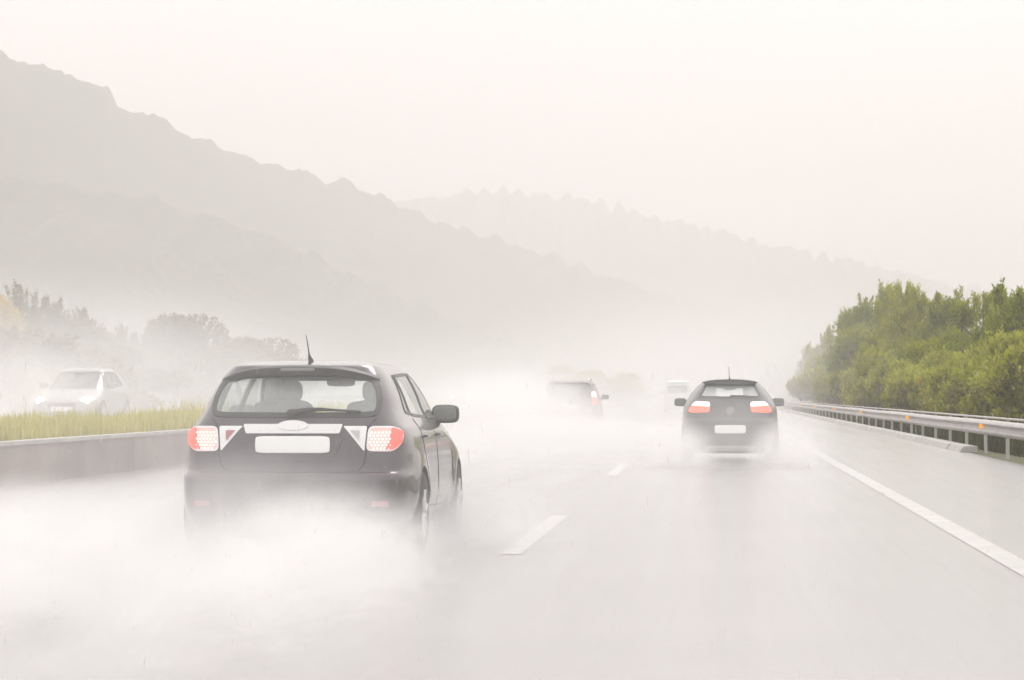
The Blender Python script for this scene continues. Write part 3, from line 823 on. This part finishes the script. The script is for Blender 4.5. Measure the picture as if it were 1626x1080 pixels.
blades('median_grass', 'long yellow green grass growing on the median above the barrier', 'grass', 90000, (-13.6, -9.52), yfar, lambda x, y: HB - 0.06 + medz(x, y) - 0.02, 0.40, M['grass'], 0.011, 3)
M['weeds'] = leaf_mat('verge weeds', [(0.05, 0.045, 0.02), (0.09, 0.10, 0.03), (0.12, 0.15, 0.03)])
blades('verge_weeds', 'straggly weeds and dead grass around the guardrail posts', 'weeds', 30000, (6.1, 7.8), lambda u: 26 + (u ** 2.0) * 170, lambda x, y: bank(x, y) - 0.06, 0.50, M['weeds'], 0.012, 4)

# ------------------------------------------------------------------ cars
def poly_sym(half):
    """half outline with x >= 0, top to bottom, mirrored"""
    return half + [(-x, z) for x, z in reversed(half)]

# nearest car
nearspec = dict(
    w=[(.16, .76), (.30, .85), (.5, .885), (.68, .88), (.85, .865), (.95, .84), (1.02, .79), (1.10, .745), (1.22, .70), (1.34, .64), (1.40, .60), (1.44, .565)],
    r=[(.16, .14), (.28, .02), (.45, .0), (.60, .0), (.635, .015), (.66, .065), (.80, .10), (.93, .115), (1.0, .14), (1.06, .18), (1.36, .44), (1.44, .52)],
    f=[(.16, 4.28), (.4, 4.41), (.6, 4.40), (.70, 4.3), (.78, 4.05), (.86, 3.75), (.93, 3.45), (.98, 3.32), (1.2, 2.93), (1.38, 2.52), (1.44, 2.3)],
    z0=.16, z1=1.44, top=1.485, nr=9, nf=6.5, arches=((.82, .32), (3.44, .32)), flare=.022, wr=.355,
    rear_glass=smooth_poly(poly_sym([(.30, 1.388), (.53, 1.365), (.605, 1.29), (.635, 1.18), (.622, 1.085), (.55, 1.056), (.25, 1.05)]), 6),
    windscreen=rounded([(-.64, 1.0), (.64, 1.0), (.53, 1.39), (-.53, 1.39)], .06),
    side_glass=[rounded([(.80, 1.08), (1.04, 1.06), (1.04, 1.37), (.98, 1.375)], .03), rounded([(1.08, 1.055), (1.94, 1.03), (1.94, 1.395), (1.08, 1.375)], .04),
                rounded([(1.99, 1.03), (3.02, 1.01), (2.30, 1.385), (1.99, 1.395)], .04)],
    paint=M['paint_plum'], frit=.036, res=(44, 110, 84), seat_z=.86, seat_y=(1.15, 2.05), dash_y=2.95, dash_z=.93, mirror=(.86, 2.72, 1.06), antenna=(.035, .75, .20), plate=(0, .852, .56, .125), gm=M['glass'])
NX, NY = -3.10, 18.35
near, S = make_car((NX, NY, 0), 0, 'dark plum grey hatchback with bright tailgate trim in heavy spray, nearest to the camera', 'car', nearspec)
# spoiler
q = MB(); vs = []; fs = []; n = 40
for i in range(n + 1):
    u = -1 + 2 * i / n; x = u * .60; d = abs(u)
    zt = 1.437 - .09 * d ** 3.0; zb_ = zt - .045 - 0.022 * (1 - d ** 2); yb = .32 + .16 * d ** 4; yf_ = .62
    vs += [(x, yf_, zt + .012), (x, yb + .02, zt), (x, yb, zt - .012), (x, yb + .015, zb_), (x, yb + .16, zb_ - .012)]
for i in range(n):
    for k in range(4): a = i * 5 + k; fs.append((a, a + 5, a + 6, a + 1))
fs += [(0, 1, 2, 3, 4), tuple(n * 5 + k for k in (4, 3, 2, 1, 0))]
sp = q.add(vs, fs).build('spoiler', M['black'], near); normals_fix(sp)
q = MB(); q.sup((0, .325, 1.408), (.13, .012, .012), 6, 24, 8); q.build('brake_light', M['badge'], sp)
for sx in (-1, 1):
    f = S.rear
    out = rounded([(sx * .562, .985), (sx * .73, .982), (sx * .80, .95), (sx * .795, .86), (sx * .74, .80), (sx * .548, .802)], .045)
    tl = patch(MB(), out, f, .010, rings=8, back=.03).build('tail_light', M['lamp_red'], near); normals_fix(tl)
    b = MB(); band(b, out, inset(out, .014), f, .013, .02); b.build('lens_rim', M['lens_clear'], tl)
    q = MB()
    for a in range(9):
        for b_ in range(7):
            lx = sx * (.578 + a * .0235 + (.011 if b_ % 2 else 0)); lz = .824 + b_ * .0235
            if abs(lx) < .712 and inside(inset(out, .020), lx, lz): q.sup(tuple(f(lx, lz) + Vector((sx * .003 * a, -.012, 0))), (.0095, .008, .0095), 2, 8, 5)
    q.build('diode_cluster', M['led'], tl)
    oe = rounded([(sx * .722, .970), (sx * .790, .945), (sx * .787, .866), (sx * .738, .815), (sx * .68, .815), (sx * .712, .87)], .012, sub=4)
    patch(MB(), oe, f, .024, rings=3, back=.01).build('outer_lens', M['lamp_deep'], tl)
    tri = rounded([(sx * .552, .986), (sx * .372, .986), (sx * .405, .955), (sx * .536, .80)], .015)
    l2 = patch(MB(), tri, f, .010, rings=6, back=.02).build('inner_lamp', M['lens_clear'], near)
    _cx = sum(p[0] for p in tri) / len(tri); _cz = sum(p[1] for p in tri) / len(tri); tri2 = [(_cx + (p[0] - _cx) * .42 , _cz + (p[1] - _cz) * .42) for p in tri]
    patch(MB(), tri2, f, .0135, rings=4, back=.006).build('reversing_lens', M['lens_red_dull'] if sx < 0 else mat('grey lamp lens', (.5, .46, .45), .15, coat=.5), l2)
    rf = rounded([(sx * .60, .44), (sx * .72, .44), (sx * .72, .40), (sx * .60, .40)], .01)
    patch(MB(), rf, f, .006).build('rear_reflector', M['lens_red_dull'], near)
st = rounded([(-.372, .998), (.372, .998), (.35, .932), (-.35, .932)], .012, sub=10)
tr = patch(MB(), st, S.rear, .016, rings=5, back=.03).build('tailgate_trim', M['chrome'], near); normals_fix(tr)
em = [(.115 * math.cos(t), .985 + .034 * math.sin(t)) for t in [2 * math.pi * k / 28 for k in range(28)]]
patch(MB(), em, S.rear, .024, rings=4, back=.02).build('badge', M['chrome'], tr)
# plate surround
b = MB(); ps = rounded([(-.385, .925), (.385, .925), (.30, .725), (-.30, .725)], .03); band(b, ps, inset(ps, .02), S.rear, .010, .02); b.build('plate_recess', M['paint_plum'], near)
# seams
q = MB()
hs_l = [(-.625, 1.045), (-.585, 1.02), (-.558, .97), (-.55, .80), (-.53, .70), (-.49, .662), (-.42, .652), (0, .650), (.42, .652), (.49, .662), (.53, .70), (.55, .80), (.558, .97), (.585, 1.02), (.625, 1.045)]
fine = []
for i in range(len(hs_l) - 1):
    for k in range(5): fine.append(tuple(hs_l[i][j] + (hs_l[i + 1][j] - hs_l[i][j]) * k / 5 for j in (0, 1)))
seam(q, fine, S.rear, .0045)
q.build('tailgate_gap', M['rubber'], near)
for sx in (-1, 1):
    q = MB(); f = lambda u, v: S.side(sx, u, v)
    for ln in ([(1.06, 1.04), (1.06, .8), (1.15, .62), (1.22, .36)], [(1.965, 1.02), (1.965, .3)], [(3.05, .99), (3.02, .3)], [(1.22, .36), (3.02, .3)]):
        pts = []
        for i in range(len(ln) - 1):
            for k in range(8): pts.append(tuple(ln[i][j] + (ln[i + 1][j] - ln[i][j]) * k / 8 for j in (0, 1)))
        seam(q, pts + [ln[-1]], f, .0035)
    q.build('door_gap', M['rubber'], near)
    for yy in (1.28, 2.15):
        MB().sup(tuple(f(yy, .90) + Vector((sx * .012, 0, 0))), (.022, .09, .016), 3, 16, 8).build('door_handle', M['paint_plum'], near)
    MB().sup(tuple(f(.55, .86)), (.012, .12, .1), 2.5, 16, 8)
# rear wiper
q = MB(); p0 = S.rear(-.02, 1.085) + Vector((0, -.03, 0)); p1 = S.rear(.22, 1.115) + Vector((0, -.035, 0)); p2 = S.rear(.50, 1.095) + Vector((0, -.03, 0))
q.tube([p0, p0.lerp(p1, .5) + Vector((0, 0, .01)), p1], [.024, .016, .010], 8); q.tube([S.rear(.0, 1.098) + Vector((0, -.02, 0)), p1 + Vector((0, .01, -.004)), p2], [.011, .013, .008], 6)
q.sup(tuple(p0), (.035, .02, .028), 2.5, 14, 10)
q.build('rear_wiper', M['black'], near)
# exhaust and lower bumper insert
ins = rounded([(-.55, .40), (.55, .40), (.48, .22), (-.48, .22)], .04); patch(MB(), ins, S.rear, .006).build('bumper_insert', M['black'], near)
for sx in (-1, 1):
    q = MB(); q.tube([(sx * .48, .02, .24), (sx * .48, .30, .24)], .04, 16, cap=False); q.build('exhaust_pipe', M['chrome'], near)

# second car, right-hand lane
spec2 = dict(
    w=[(.16, .72), (.30, .82), (.5, .87), (.72, .88), (.9, .87), (1.0, .85), (1.08, .81), (1.2, .73), (1.34, .62), (1.42, .55), (1.46, .51)],
    r=[(.16, .12), (.28, .02), (.45, .0), (.72, .0), (.80, .05), (.95, .08), (1.08, .13), (1.16, .18), (1.40, .40), (1.46, .48)],
    f=nearspec['f'][:-3] + [(1.2, 2.93), (1.40, 2.52), (1.46, 2.3)],
    z0=.16, z1=1.455, top=1.50, nr=4.6, nf=6, arches=((.78, .32), (3.36, .32)), flare=.015, wr=.345,
    rear_glass=smooth_poly(poly_sym([(.25, 1.41), (.44, 1.40), (.50, 1.30), (.555, 1.20), (.50, 1.165), (.25, 1.155)]), 5),
    windscreen=rounded([(-.60, 1.02), (.60, 1.02), (.50, 1.40), (-.50, 1.40)], .06),
    side_glass=[rounded([(.95, 1.12), (1.9, 1.06), (1.9, 1.40), (1.2, 1.39)], .04), rounded([(1.95, 1.06), (2.98, 1.02), (2.30, 1.39), (1.95, 1.40)], .04)],
    paint=M['paint_graphite'], frit=.035, res=(30, 70, 70), seat_z=.90, seat_y=(1.15, 2.05), dash_y=2.9, dash_z=.95, mirror=(.93, 2.65, 1.08), antenna=(.0, .55, .26), plate=(0, .60, .56, .15), gm=M['glass_misted'])
car2, S2 = make_car((.31, 45.6, 0), 0, 'dark graphite hatchback with both tail lights lit in the right-hand lane', 'car', spec2)
q = MB(); vs = []; fs = []; n = 30
for i in range(n + 1):
    u = -1 + 2 * i / n; x = u * .50; d = abs(u); zt = 1.505 - .05 * d ** 2.5; zb_ = 1.415 + .03 * d ** 3; yb = .24 + .14 * d ** 3
    vs += [(x, .62, zt), (x, yb, zt - .006), (x, yb, zb_), (x, .42, zb_ - .01)]
for i in range(n):
    for k in range(3): a = i * 4 + k; fs.append((a, a + 4, a + 5, a + 1))
fs += [(0, 1, 2, 3), tuple(n * 4 + k for k in (3, 2, 1, 0))]
sp2 = q.add(vs, fs).build('spoiler', M['black'], car2); normals_fix(sp2)
for sx in (-1, 1):
    lo_ = rounded([(sx * .36, 1.0), (sx * .70, 1.02), (sx * .755, .92), (sx * .70, .895), (sx * .38, .905)], .03)
    t = patch(MB(), lo_, S2.rear, .012, rings=6, back=.03).build('tail_light', M['lamp_orange'], car2); normals_fix(t)
    up = rounded([(sx * .36, 1.005), (sx * .37, 1.09), (sx * .62, 1.10), (sx * .70, 1.022)], .03)
    patch(MB(), up, S2.rear, .012, rings=5, back=.03).build('upper_lens', M['lamp_pale'], t)
st2 = rounded([(-.46, .30), (.46, .30), (.44, .215), (-.44, .215)], .02, sub=8); patch(MB(), st2, S2.rear, .008).build('lower_bumper_strip', M['concrete_pale'], car2)
q = MB(); p0 = S2.rear(0, 1.20) + Vector((0, -.03, 0)); p1 = S2.rear(.46, 1.185) + Vector((0, -.03, 0)); q.tube([p0, (p0 + p1) / 2 + Vector((0, -.01, .01)), p1], [.022, .014, .008], 6); q.build('rear_wiper', M['black'], car2)
q = MB(); seam(q, [(x / 20 * .62, .73) for x in range(-20, 21)], S2.rear, .006); q.build('tailgate_gap', M['rubber'], car2)
patch(MB(), [(.07 * math.cos(t), .93 + .07 * math.sin(t)) for t in [2 * math.pi * k / 24 for k in range(24)]], S2.rear, .01).build('badge', M['badge'], car2)

# third car: taller estate far ahead in the middle lane
spec3 = dict(
    w=[(.2, .78), (.35, .86), (.6, .90), (.95, .90), (1.1, .87), (1.3, .80), (1.5, .72), (1.62, .66)],
    r=[(.2, .10), (.35, .0), (.6, .0), (.7, .05), (1.1, .12), (1.55, .32), (1.62, .38)],
    f=[(.2, 4.5), (.4, 4.6), (.7, 4.55), (.85, 4.3), (.98, 3.7), (1.08, 3.45), (1.35, 2.95), (1.62, 2.35)],
    z0=.2, z1=1.62, top=1.68, nr=8, nf=6, arches=((.85, .34), (3.65, .34)), flare=.01, wr=.37, rad=.335,
    rear_glass=smooth_poly(poly_sym([(.3, 1.58), (.58, 1.56), (.66, 1.40), (.70, 1.22), (.60, 1.18), (.3, 1.17)]), 4),
    windscreen=rounded([(-.66, 1.12), (.66, 1.12), (.58, 1.57), (-.58, 1.57)], .06),
    side_glass=[rounded([(.45, 1.2), (1.2, 1.16), (1.2, 1.56), (.62, 1.55)], .04), rounded([(1.25, 1.16), (2.05, 1.14), (2.05, 1.57), (1.25, 1.56)], .04), rounded([(2.1, 1.14), (3.1, 1.12), (2.4, 1.56), (2.1, 1.57)], .04)],
    paint=M['paint_maroon'], frit=.04, res=(20, 50, 56), seat_z=1.0, seat_y=(1.3, 2.3), dash_y=3.0, dash_z=1.03, mirror=(1.0, 2.8, 1.15), antenna=None, plate=(0, .85, .52, .12), gm=M['glass_dark'])
car3, S3 = make_car((-4.40, 77, 0), 0, 'reddish estate car almost lost in a thick cloud of white spray in the middle distance', 'car', spec3)
for sx in (-1, 1):
    t = patch(MB(), rounded([(sx * .70, 1.14), (sx * .84, 1.14), (sx * .875, .90), (sx * .70, .92)], .03), S3.rear, .012, rings=6, back=.03).build('tail_light', M['lamp_orange'], car3); normals_fix(t)
    patch(MB(), rounded([(sx * .69, 1.15), (sx * .68, 1.32), (sx * .78, 1.32), (sx * .84, 1.15)], .03), S3.rear, .012, rings=4, back=.03).build('upper_lens', M['lamp_pale'], t)
    q = MB(); q.tube([(sx * .58, .5, 1.66), (sx * .58, .6, 1.72), (sx * .58, 2.2, 1.73), (sx * .58, 2.3, 1.67)], .018, 6); q.build('roof_rail', M['chrome'], car3)

# distant white van
spec4 = dict(
    w=[(.25, .84), (.4, .92), (1.2, .93), (1.8, .86), (2.1, .80)], r=[(.25, .06), (.4, 0), (1.2, .02), (2.1, .10)],
    f=[(.25, 4.9), (.5, 5.0), (.95, 4.7), (1.15, 4.2), (1.7, 3.6), (2.1, 3.1)], z0=.25, z1=2.1, top=2.2, nr=12, nf=6, arches=((.95, .34), (4.0, .34)), flare=.0, wr=.37,
    rear_glass=rounded([(-.68, 1.35), (.68, 1.35), (.62, 1.82), (-.62, 1.82)], .06), windscreen=rounded([(-.72, 1.25), (.72, 1.25), (.66, 1.95), (-.66, 1.95)], .06),
    side_glass=[rounded([(2.7, 1.3), (3.7, 1.25), (3.2, 1.85), (2.7, 1.85)], .05)], paint=M['paint_white'], frit=.03, res=(14, 36, 40), seat_z=1.1, seat_y=(1.6, 2.7), dash_y=3.7, dash_z=1.15, mirror=(1.08, 3.4, 1.35), antenna=None, plate=(-.3, .75, .5, .12), gm=M['glass_dark'])
van, S4 = make_car((P(1076, 620, 172).x, 172, 0), 0, 'distant white van, a pale shape just left of the right-hand lane hatchback', 'van', spec4, 'van')
for sx in (-1, 1):
    patch(MB(), rounded([(sx * .80, 1.2), (sx * .895, 1.2), (sx * .90, .85), (sx * .80, .85)], .02), S4.rear, .012).build('tail_light', M['lens_red_dull'], van)

# oncoming cars
spec5 = dict(spec3); spec5.update(
    w=[(.2, .76), (.35, .84), (.6, .88), (.85, .88), (1.0, .83), (1.2, .74), (1.42, .63), (1.48, .58)],
    r=[(.2, .10), (.4, .0), (.8, .02), (1.0, .25), (1.2, .5), (1.48, .95)],
    f=[(.2, 4.35), (.4, 4.45), (.6, 4.4), (.72, 4.2), (.84, 3.75), (.93, 3.45), (1.2, 2.85), (1.48, 2.25)],
    z0=.2, z1=1.46, top=1.52, nf=5, arches=((.82, .32), (3.5, .32)), wr=.35,
    rear_glass=rounded([(-.6, 1.05), (.6, 1.05), (.5, 1.4), (-.5, 1.4)], .06), windscreen=rounded([(-.64, .96), (.64, .96), (.53, 1.42), (-.53, 1.42)], .06),
    side_glass=[rounded([(1.0, 1.05), (1.95, 1.02), (1.95, 1.42), (1.3, 1.41)], .04), rounded([(2.0, 1.02), (3.0, 1.0), (2.35, 1.41), (2.0, 1.42)], .04)],
    paint=M['paint_silver'], seat_z=.9, seat_y=(1.3, 2.1), dash_y=2.95, dash_z=.92, mirror=(.92, 2.75, 1.05), plate=None, gm=M['glass_dark'], wm=M['glass_dark'], mm=M['paint_silver'])
def oncoming(px, Y, X, label):
    c, S5 = make_car((X, Y + 4.45, OZ), math.pi, label, 'car', spec5)
    for sx in (-1, 1):
        h = patch(MB(), rounded([(sx * .46, .60), (sx * .74, .63), (sx * .80, .72), (sx * .60, .735), (sx * .48, .70)], .03), S5.front, .010, rings=5, back=.03).build('headlight', M['lens_clear'], c)
        MB().sup(tuple(S5.front(sx * .60, .66) + Vector((0, .02, 0))), (.11, .05, .085), 2, 16, 10).build('bulb', M['headlamp'], h)
    patch(MB(), rounded([(-.4, .58), (.4, .58), (.36, .50), (-.36, .50)], .03), S5.front, .008).build('grille', M['black'], c)
    patch(MB(), rounded([(-.55, .36), (.55, .36), (.5, .25), (-.5, .25)], .03), S5.front, .008).build('lower_grille', M['black'], c)
    patch(MB(), rounded([(-.26, .48), (.26, .48), (.26, .38), (-.26, .38)], .01), S5.front, .014).build('licence_plate', M['plate'], c)
    return c
oncoming(97, 64, P(97, 640, 64).x, 'pale silver oncoming car with lit headlights nearest on the far carriageway')
oncoming(730, 172, P(732, 620, 172).x, 'distant pale oncoming car with one bright headlight just right of the nearest car')

# ------------------------------------------------------------------ air: haze, road mist, spray
hm = bpy.data.materials.new('haze air'); hm.use_nodes = True; n = hm.node_tree; n.nodes.clear()
pv = n.nodes.new('ShaderNodeVolumePrincipled'); pv.inputs['Color'].default_value = (0.913, 0.882, 0.873, 1); pv.inputs['Density'].default_value = HAZE; pv.inputs['Anisotropy'].default_value = 0.25
n.links.new(pv.outputs[0], n.nodes.new('ShaderNodeOutputMaterial').inputs['Volume'])
q = MB(); q.box(-1600, 1600, -80, 2700, -4, 300); hz = q.build('haze', hm, None, False); tag(hz, 'grey white haze of the rainstorm filling the air', 'haze', kind='stuff')

def spray(name, label, loc, size, dens, nscale=1.0, seed=0.0, aniso=0.2, power=1.0, thr=0.35, stretch=(1, 1, 1), rot=0, zpow=1.0, step=1.0):
    """cloud of fine water in an ellipsoid: density falls to nothing towards its skin and towards the top"""
    m = bpy.data.materials.new(name); m.use_nodes = True; n = m.node_tree; n.nodes.clear()
    tc = n.nodes.new('ShaderNodeTexCoord')
    ln = n.nodes.new('ShaderNodeVectorMath'); ln.operation = 'LENGTH'; n.links.new(tc.outputs['Object'], ln.inputs[0])
    fall = n.nodes.new('ShaderNodeMapRange'); fall.interpolation_type = 'SMOOTHSTEP'; fall.inputs['From Min'].default_value = 1.0; fall.inputs['From Max'].default_value = 0.25
    n.links.new(ln.outputs['Value'], fall.inputs['Value'])
    mp = n.nodes.new('ShaderNodeMapping'); mp.inputs['Scale'].default_value = tuple(size[i] * stretch[i] for i in range(3)); mp.inputs['Location'].default_value = (seed, seed * 1.7, seed * .3)
    n.links.new(tc.outputs['Object'], mp.inputs['Vector'])
    nz = n.nodes.new('ShaderNodeTexNoise'); nz.inputs['Scale'].default_value = nscale; nz.inputs['Detail'].default_value = 4; nz.inputs['Distortion'].default_value = 0.6
    n.links.new(mp.outputs[0], nz.inputs['Vector'])
    th = n.nodes.new('ShaderNodeMapRange'); th.inputs['From Min'].default_value = thr; th.inputs['From Max'].default_value = thr + 0.35; th.inputs['To Min'].default_value = 0.12
    n.links.new(nz.outputs['Fac'], th.inputs['Value'])
    a = n.nodes.new('ShaderNodeMath'); a.operation = 'MULTIPLY'; n.links.new(fall.outputs[0], a.inputs[0]); n.links.new(th.outputs[0], a.inputs[1])
    b = n.nodes.new('ShaderNodeMath'); b.operation = 'MULTIPLY'; b.inputs[1].default_value = dens; n.links.new(a.outputs[0], b.inputs[0])
    v = n.nodes.new('ShaderNodeVolumePrincipled'); v.inputs['Color'].default_value = (0.972, 0.96, 0.952, 1); v.inputs['Anisotropy'].default_value = aniso
    n.links.new(b.outputs[0], v.inputs['Density'])
    n.links.new(v.outputs[0], n.nodes.new('ShaderNodeOutputMaterial').inputs['Volume'])
    m.cycles.volume_step_rate = step
    q = MB(); q.sup((0, 0, 0), (1, 1, 1), 2.0, 24, 12); o = q.build(name, m, None)
    o.location = loc; o.scale = size; o.rotation_euler = (0, 0, rot)
    tag(o, label, 'spray', kind='stuff'); return o
spray('road_mist', 'thin mist of rain and spray hanging over all lanes of the road', (-8.0, 96, 0.3), (9.5, 90, 3.2), 0.022, 0.12, 2.0, thr=0.2)
spray('road_mist', 'fine mist of rain hanging between the camera and the nearest car', (-4.2, 13.5, 0.8), (5.6, 9.5, 2.3), 0.024, 0.3, 6.0, thr=0.2)
spray('road_mist', 'pale mist lying over the far end of the road and the far bushes', (3.0, 265, 2.0), (34, 175, 10.0), 0.0100, 0.05, 12.0, thr=0.15)
spray('valley_mist', 'bank of pale mist lying at the foot of the hills', (-90, 360, 2.0), (300, 200, 17.0), 0.0022, 0.012, 22.0, thr=0.2)
# spray thrown up behind and under each vehicle
spray('tyre_spray', 'plume of white spray billowing back from the left rear wheel of the nearest car', (-4.05, 14.3, 0.0), (0.95, 5.6, 0.74), 3.0, 2.9, 3.0, thr=0.42, stretch=(1, .4, 1.5), step=.35)
spray('tyre_spray', 'plume of white spray billowing back from the right rear wheel of the nearest car', (-2.42, 14.6, 0.0), (0.95, 5.4, 0.72), 3.0, 2.9, 7.0, thr=0.42, stretch=(1, .4, 1.5), step=.35)
spray('tyre_spray', 'thin veil of spray curling up against the rear bumper of the nearest car', (-3.1, 16.9, 0.1), (1.45, 1.7, 0.86), 1.25, 1.9, 9.0, thr=0.34, step=.6)
spray('tyre_spray', 'thick low spray around the wheels of the nearest car', (-3.1, 20.2, 0.0), (2.3, 3.2, 0.66), 1.9, 1.5, 9.0, thr=0.40, step=.6)
spray('tyre_spray', 'thin spray drifting into the centre lane beside the right wheels of the nearest car', (-2.0, 20.2, 0.05), (0.8, 3.6, 0.58), 1.0, 1.8, 27.0, thr=0.38, step=.6)
spray('tyre_spray', 'wide fading sheet of spray over the road nearest to the camera on the left', (-3.3, 12.4, -0.1), (2.6, 4.8, 0.62), 0.55, 1.4, 17.0, thr=0.36, step=.6)
spray('tyre_spray', 'low rolling spray over the left lane beside the nearest car', (-6.4, 19.5, 0.0), (3.0, 9.0, 0.62), 0.6, 0.8, 5.0, thr=0.36)
spray('tyre_spray', 'dense white spray cloud swallowing the reddish estate car', (-5.4, 68, 0.4), (3.6, 15, 1.7), 0.56, 0.5, 14.0)
spray('tyre_spray', 'broad flat spray sheet across the lanes ahead of the nearest car', (-3.4, 57, 0.0), (5.4, 22, 0.85), 0.55, 0.4, 21.0)
spray('tyre_spray', 'fine spray round the wheels of the right-hand lane hatchback', (.3, 43.0, 0.1), (2.2, 5.4, 1.75), 0.22, 0.9, 31.0)
spray('tyre_spray', 'low spray behind the left rear wheel of the right-hand lane hatchback', (-.60, 43.9, 0.08), (.82, 3.2, .85), 1.5, 2.0, 33.0, thr=.38, step=.6)
spray('tyre_spray', 'low spray behind the right rear wheel of the right-hand lane hatchback', (1.20, 43.9, 0.08), (.82, 3.2, .85), 1.5, 2.0, 36.0, thr=.38, step=.6)
spray('tyre_spray', 'drifting spray behind the nearest oncoming car', (-24.0, 96, 0.8), (12.0, 42, 5.5), 0.085, 0.25, 41.0)
spray('tyre_spray', 'spray curling round the front of the nearest oncoming car', (-17.0, 62, 0.6), (3.6, 9, 2.2), 0.36, 0.5, 44.0)
spray('tyre_spray', 'spray trailing the distant van', (-2.6, 150, 0.3), (4.0, 26, 2.2), 0.10, 0.3, 47.0)

# rain: slender falling drops close to the camera
rm = bpy.data.materials.new('rain water'); rm.use_nodes = True; n = rm.node_tree; n.nodes.clear()
t = n.nodes.new('ShaderNodeBsdfTransparent'); d = n.nodes.new('ShaderNodeBsdfDiffuse'); d.inputs[0].default_value = (0.9, 0.9, 0.9, 1)
g = n.nodes.new('ShaderNodeBsdfTranslucent'); g.inputs[0].default_value = (0.95, 0.95, 0.95, 1)
a = n.nodes.new('ShaderNodeMixShader'); n.links.new(d.outputs[0], a.inputs[1]); n.links.new(g.outputs[0], a.inputs[2])
b = n.nodes.new('ShaderNodeMixShader'); b.inputs[0].default_value = 0.13; n.links.new(t.outputs[0], b.inputs[1]); n.links.new(a.outputs[0], b.inputs[2])
n.links.new(b.outputs[0], n.nodes.new('ShaderNodeOutputMaterial').inputs[0])
rnd = random.Random(5); vs = []; fs = []
for k in range(4000):
    y = 3.0 + 22 * rnd.random() ** 0.8; x = rnd.uniform(-0.34, 0.18) * y; z = rnd.uniform(0.0, 1.22 + 0.012 * y)
    L = rnd.uniform(0.010, 0.024); r = rnd.uniform(0.0008, 0.0014); dx = L * rnd.uniform(-0.14, 0.02); b0 = len(vs)
    vs += [(x, y, z), (x + dx*.6 - r, y - r, z + L*.35), (x + dx*.6 + r, y - r, z + L*.35), (x + dx*.6, y + r, z + L*.35), (x + dx*1.4, y, z + L)]
    fs += [(b0, b0+2, b0+1), (b0, b0+3, b0+2), (b0, b0+1, b0+3), (b0+4, b0+1, b0+2), (b0+4, b0+2, b0+3), (b0+4, b0+3, b0+1)]
mb = MB(); mb.v = vs; mb.f = fs; o = mb.build('rain', rm, None, False); tag(o, 'fine falling raindrops in the air over the road', 'rain', kind='stuff')
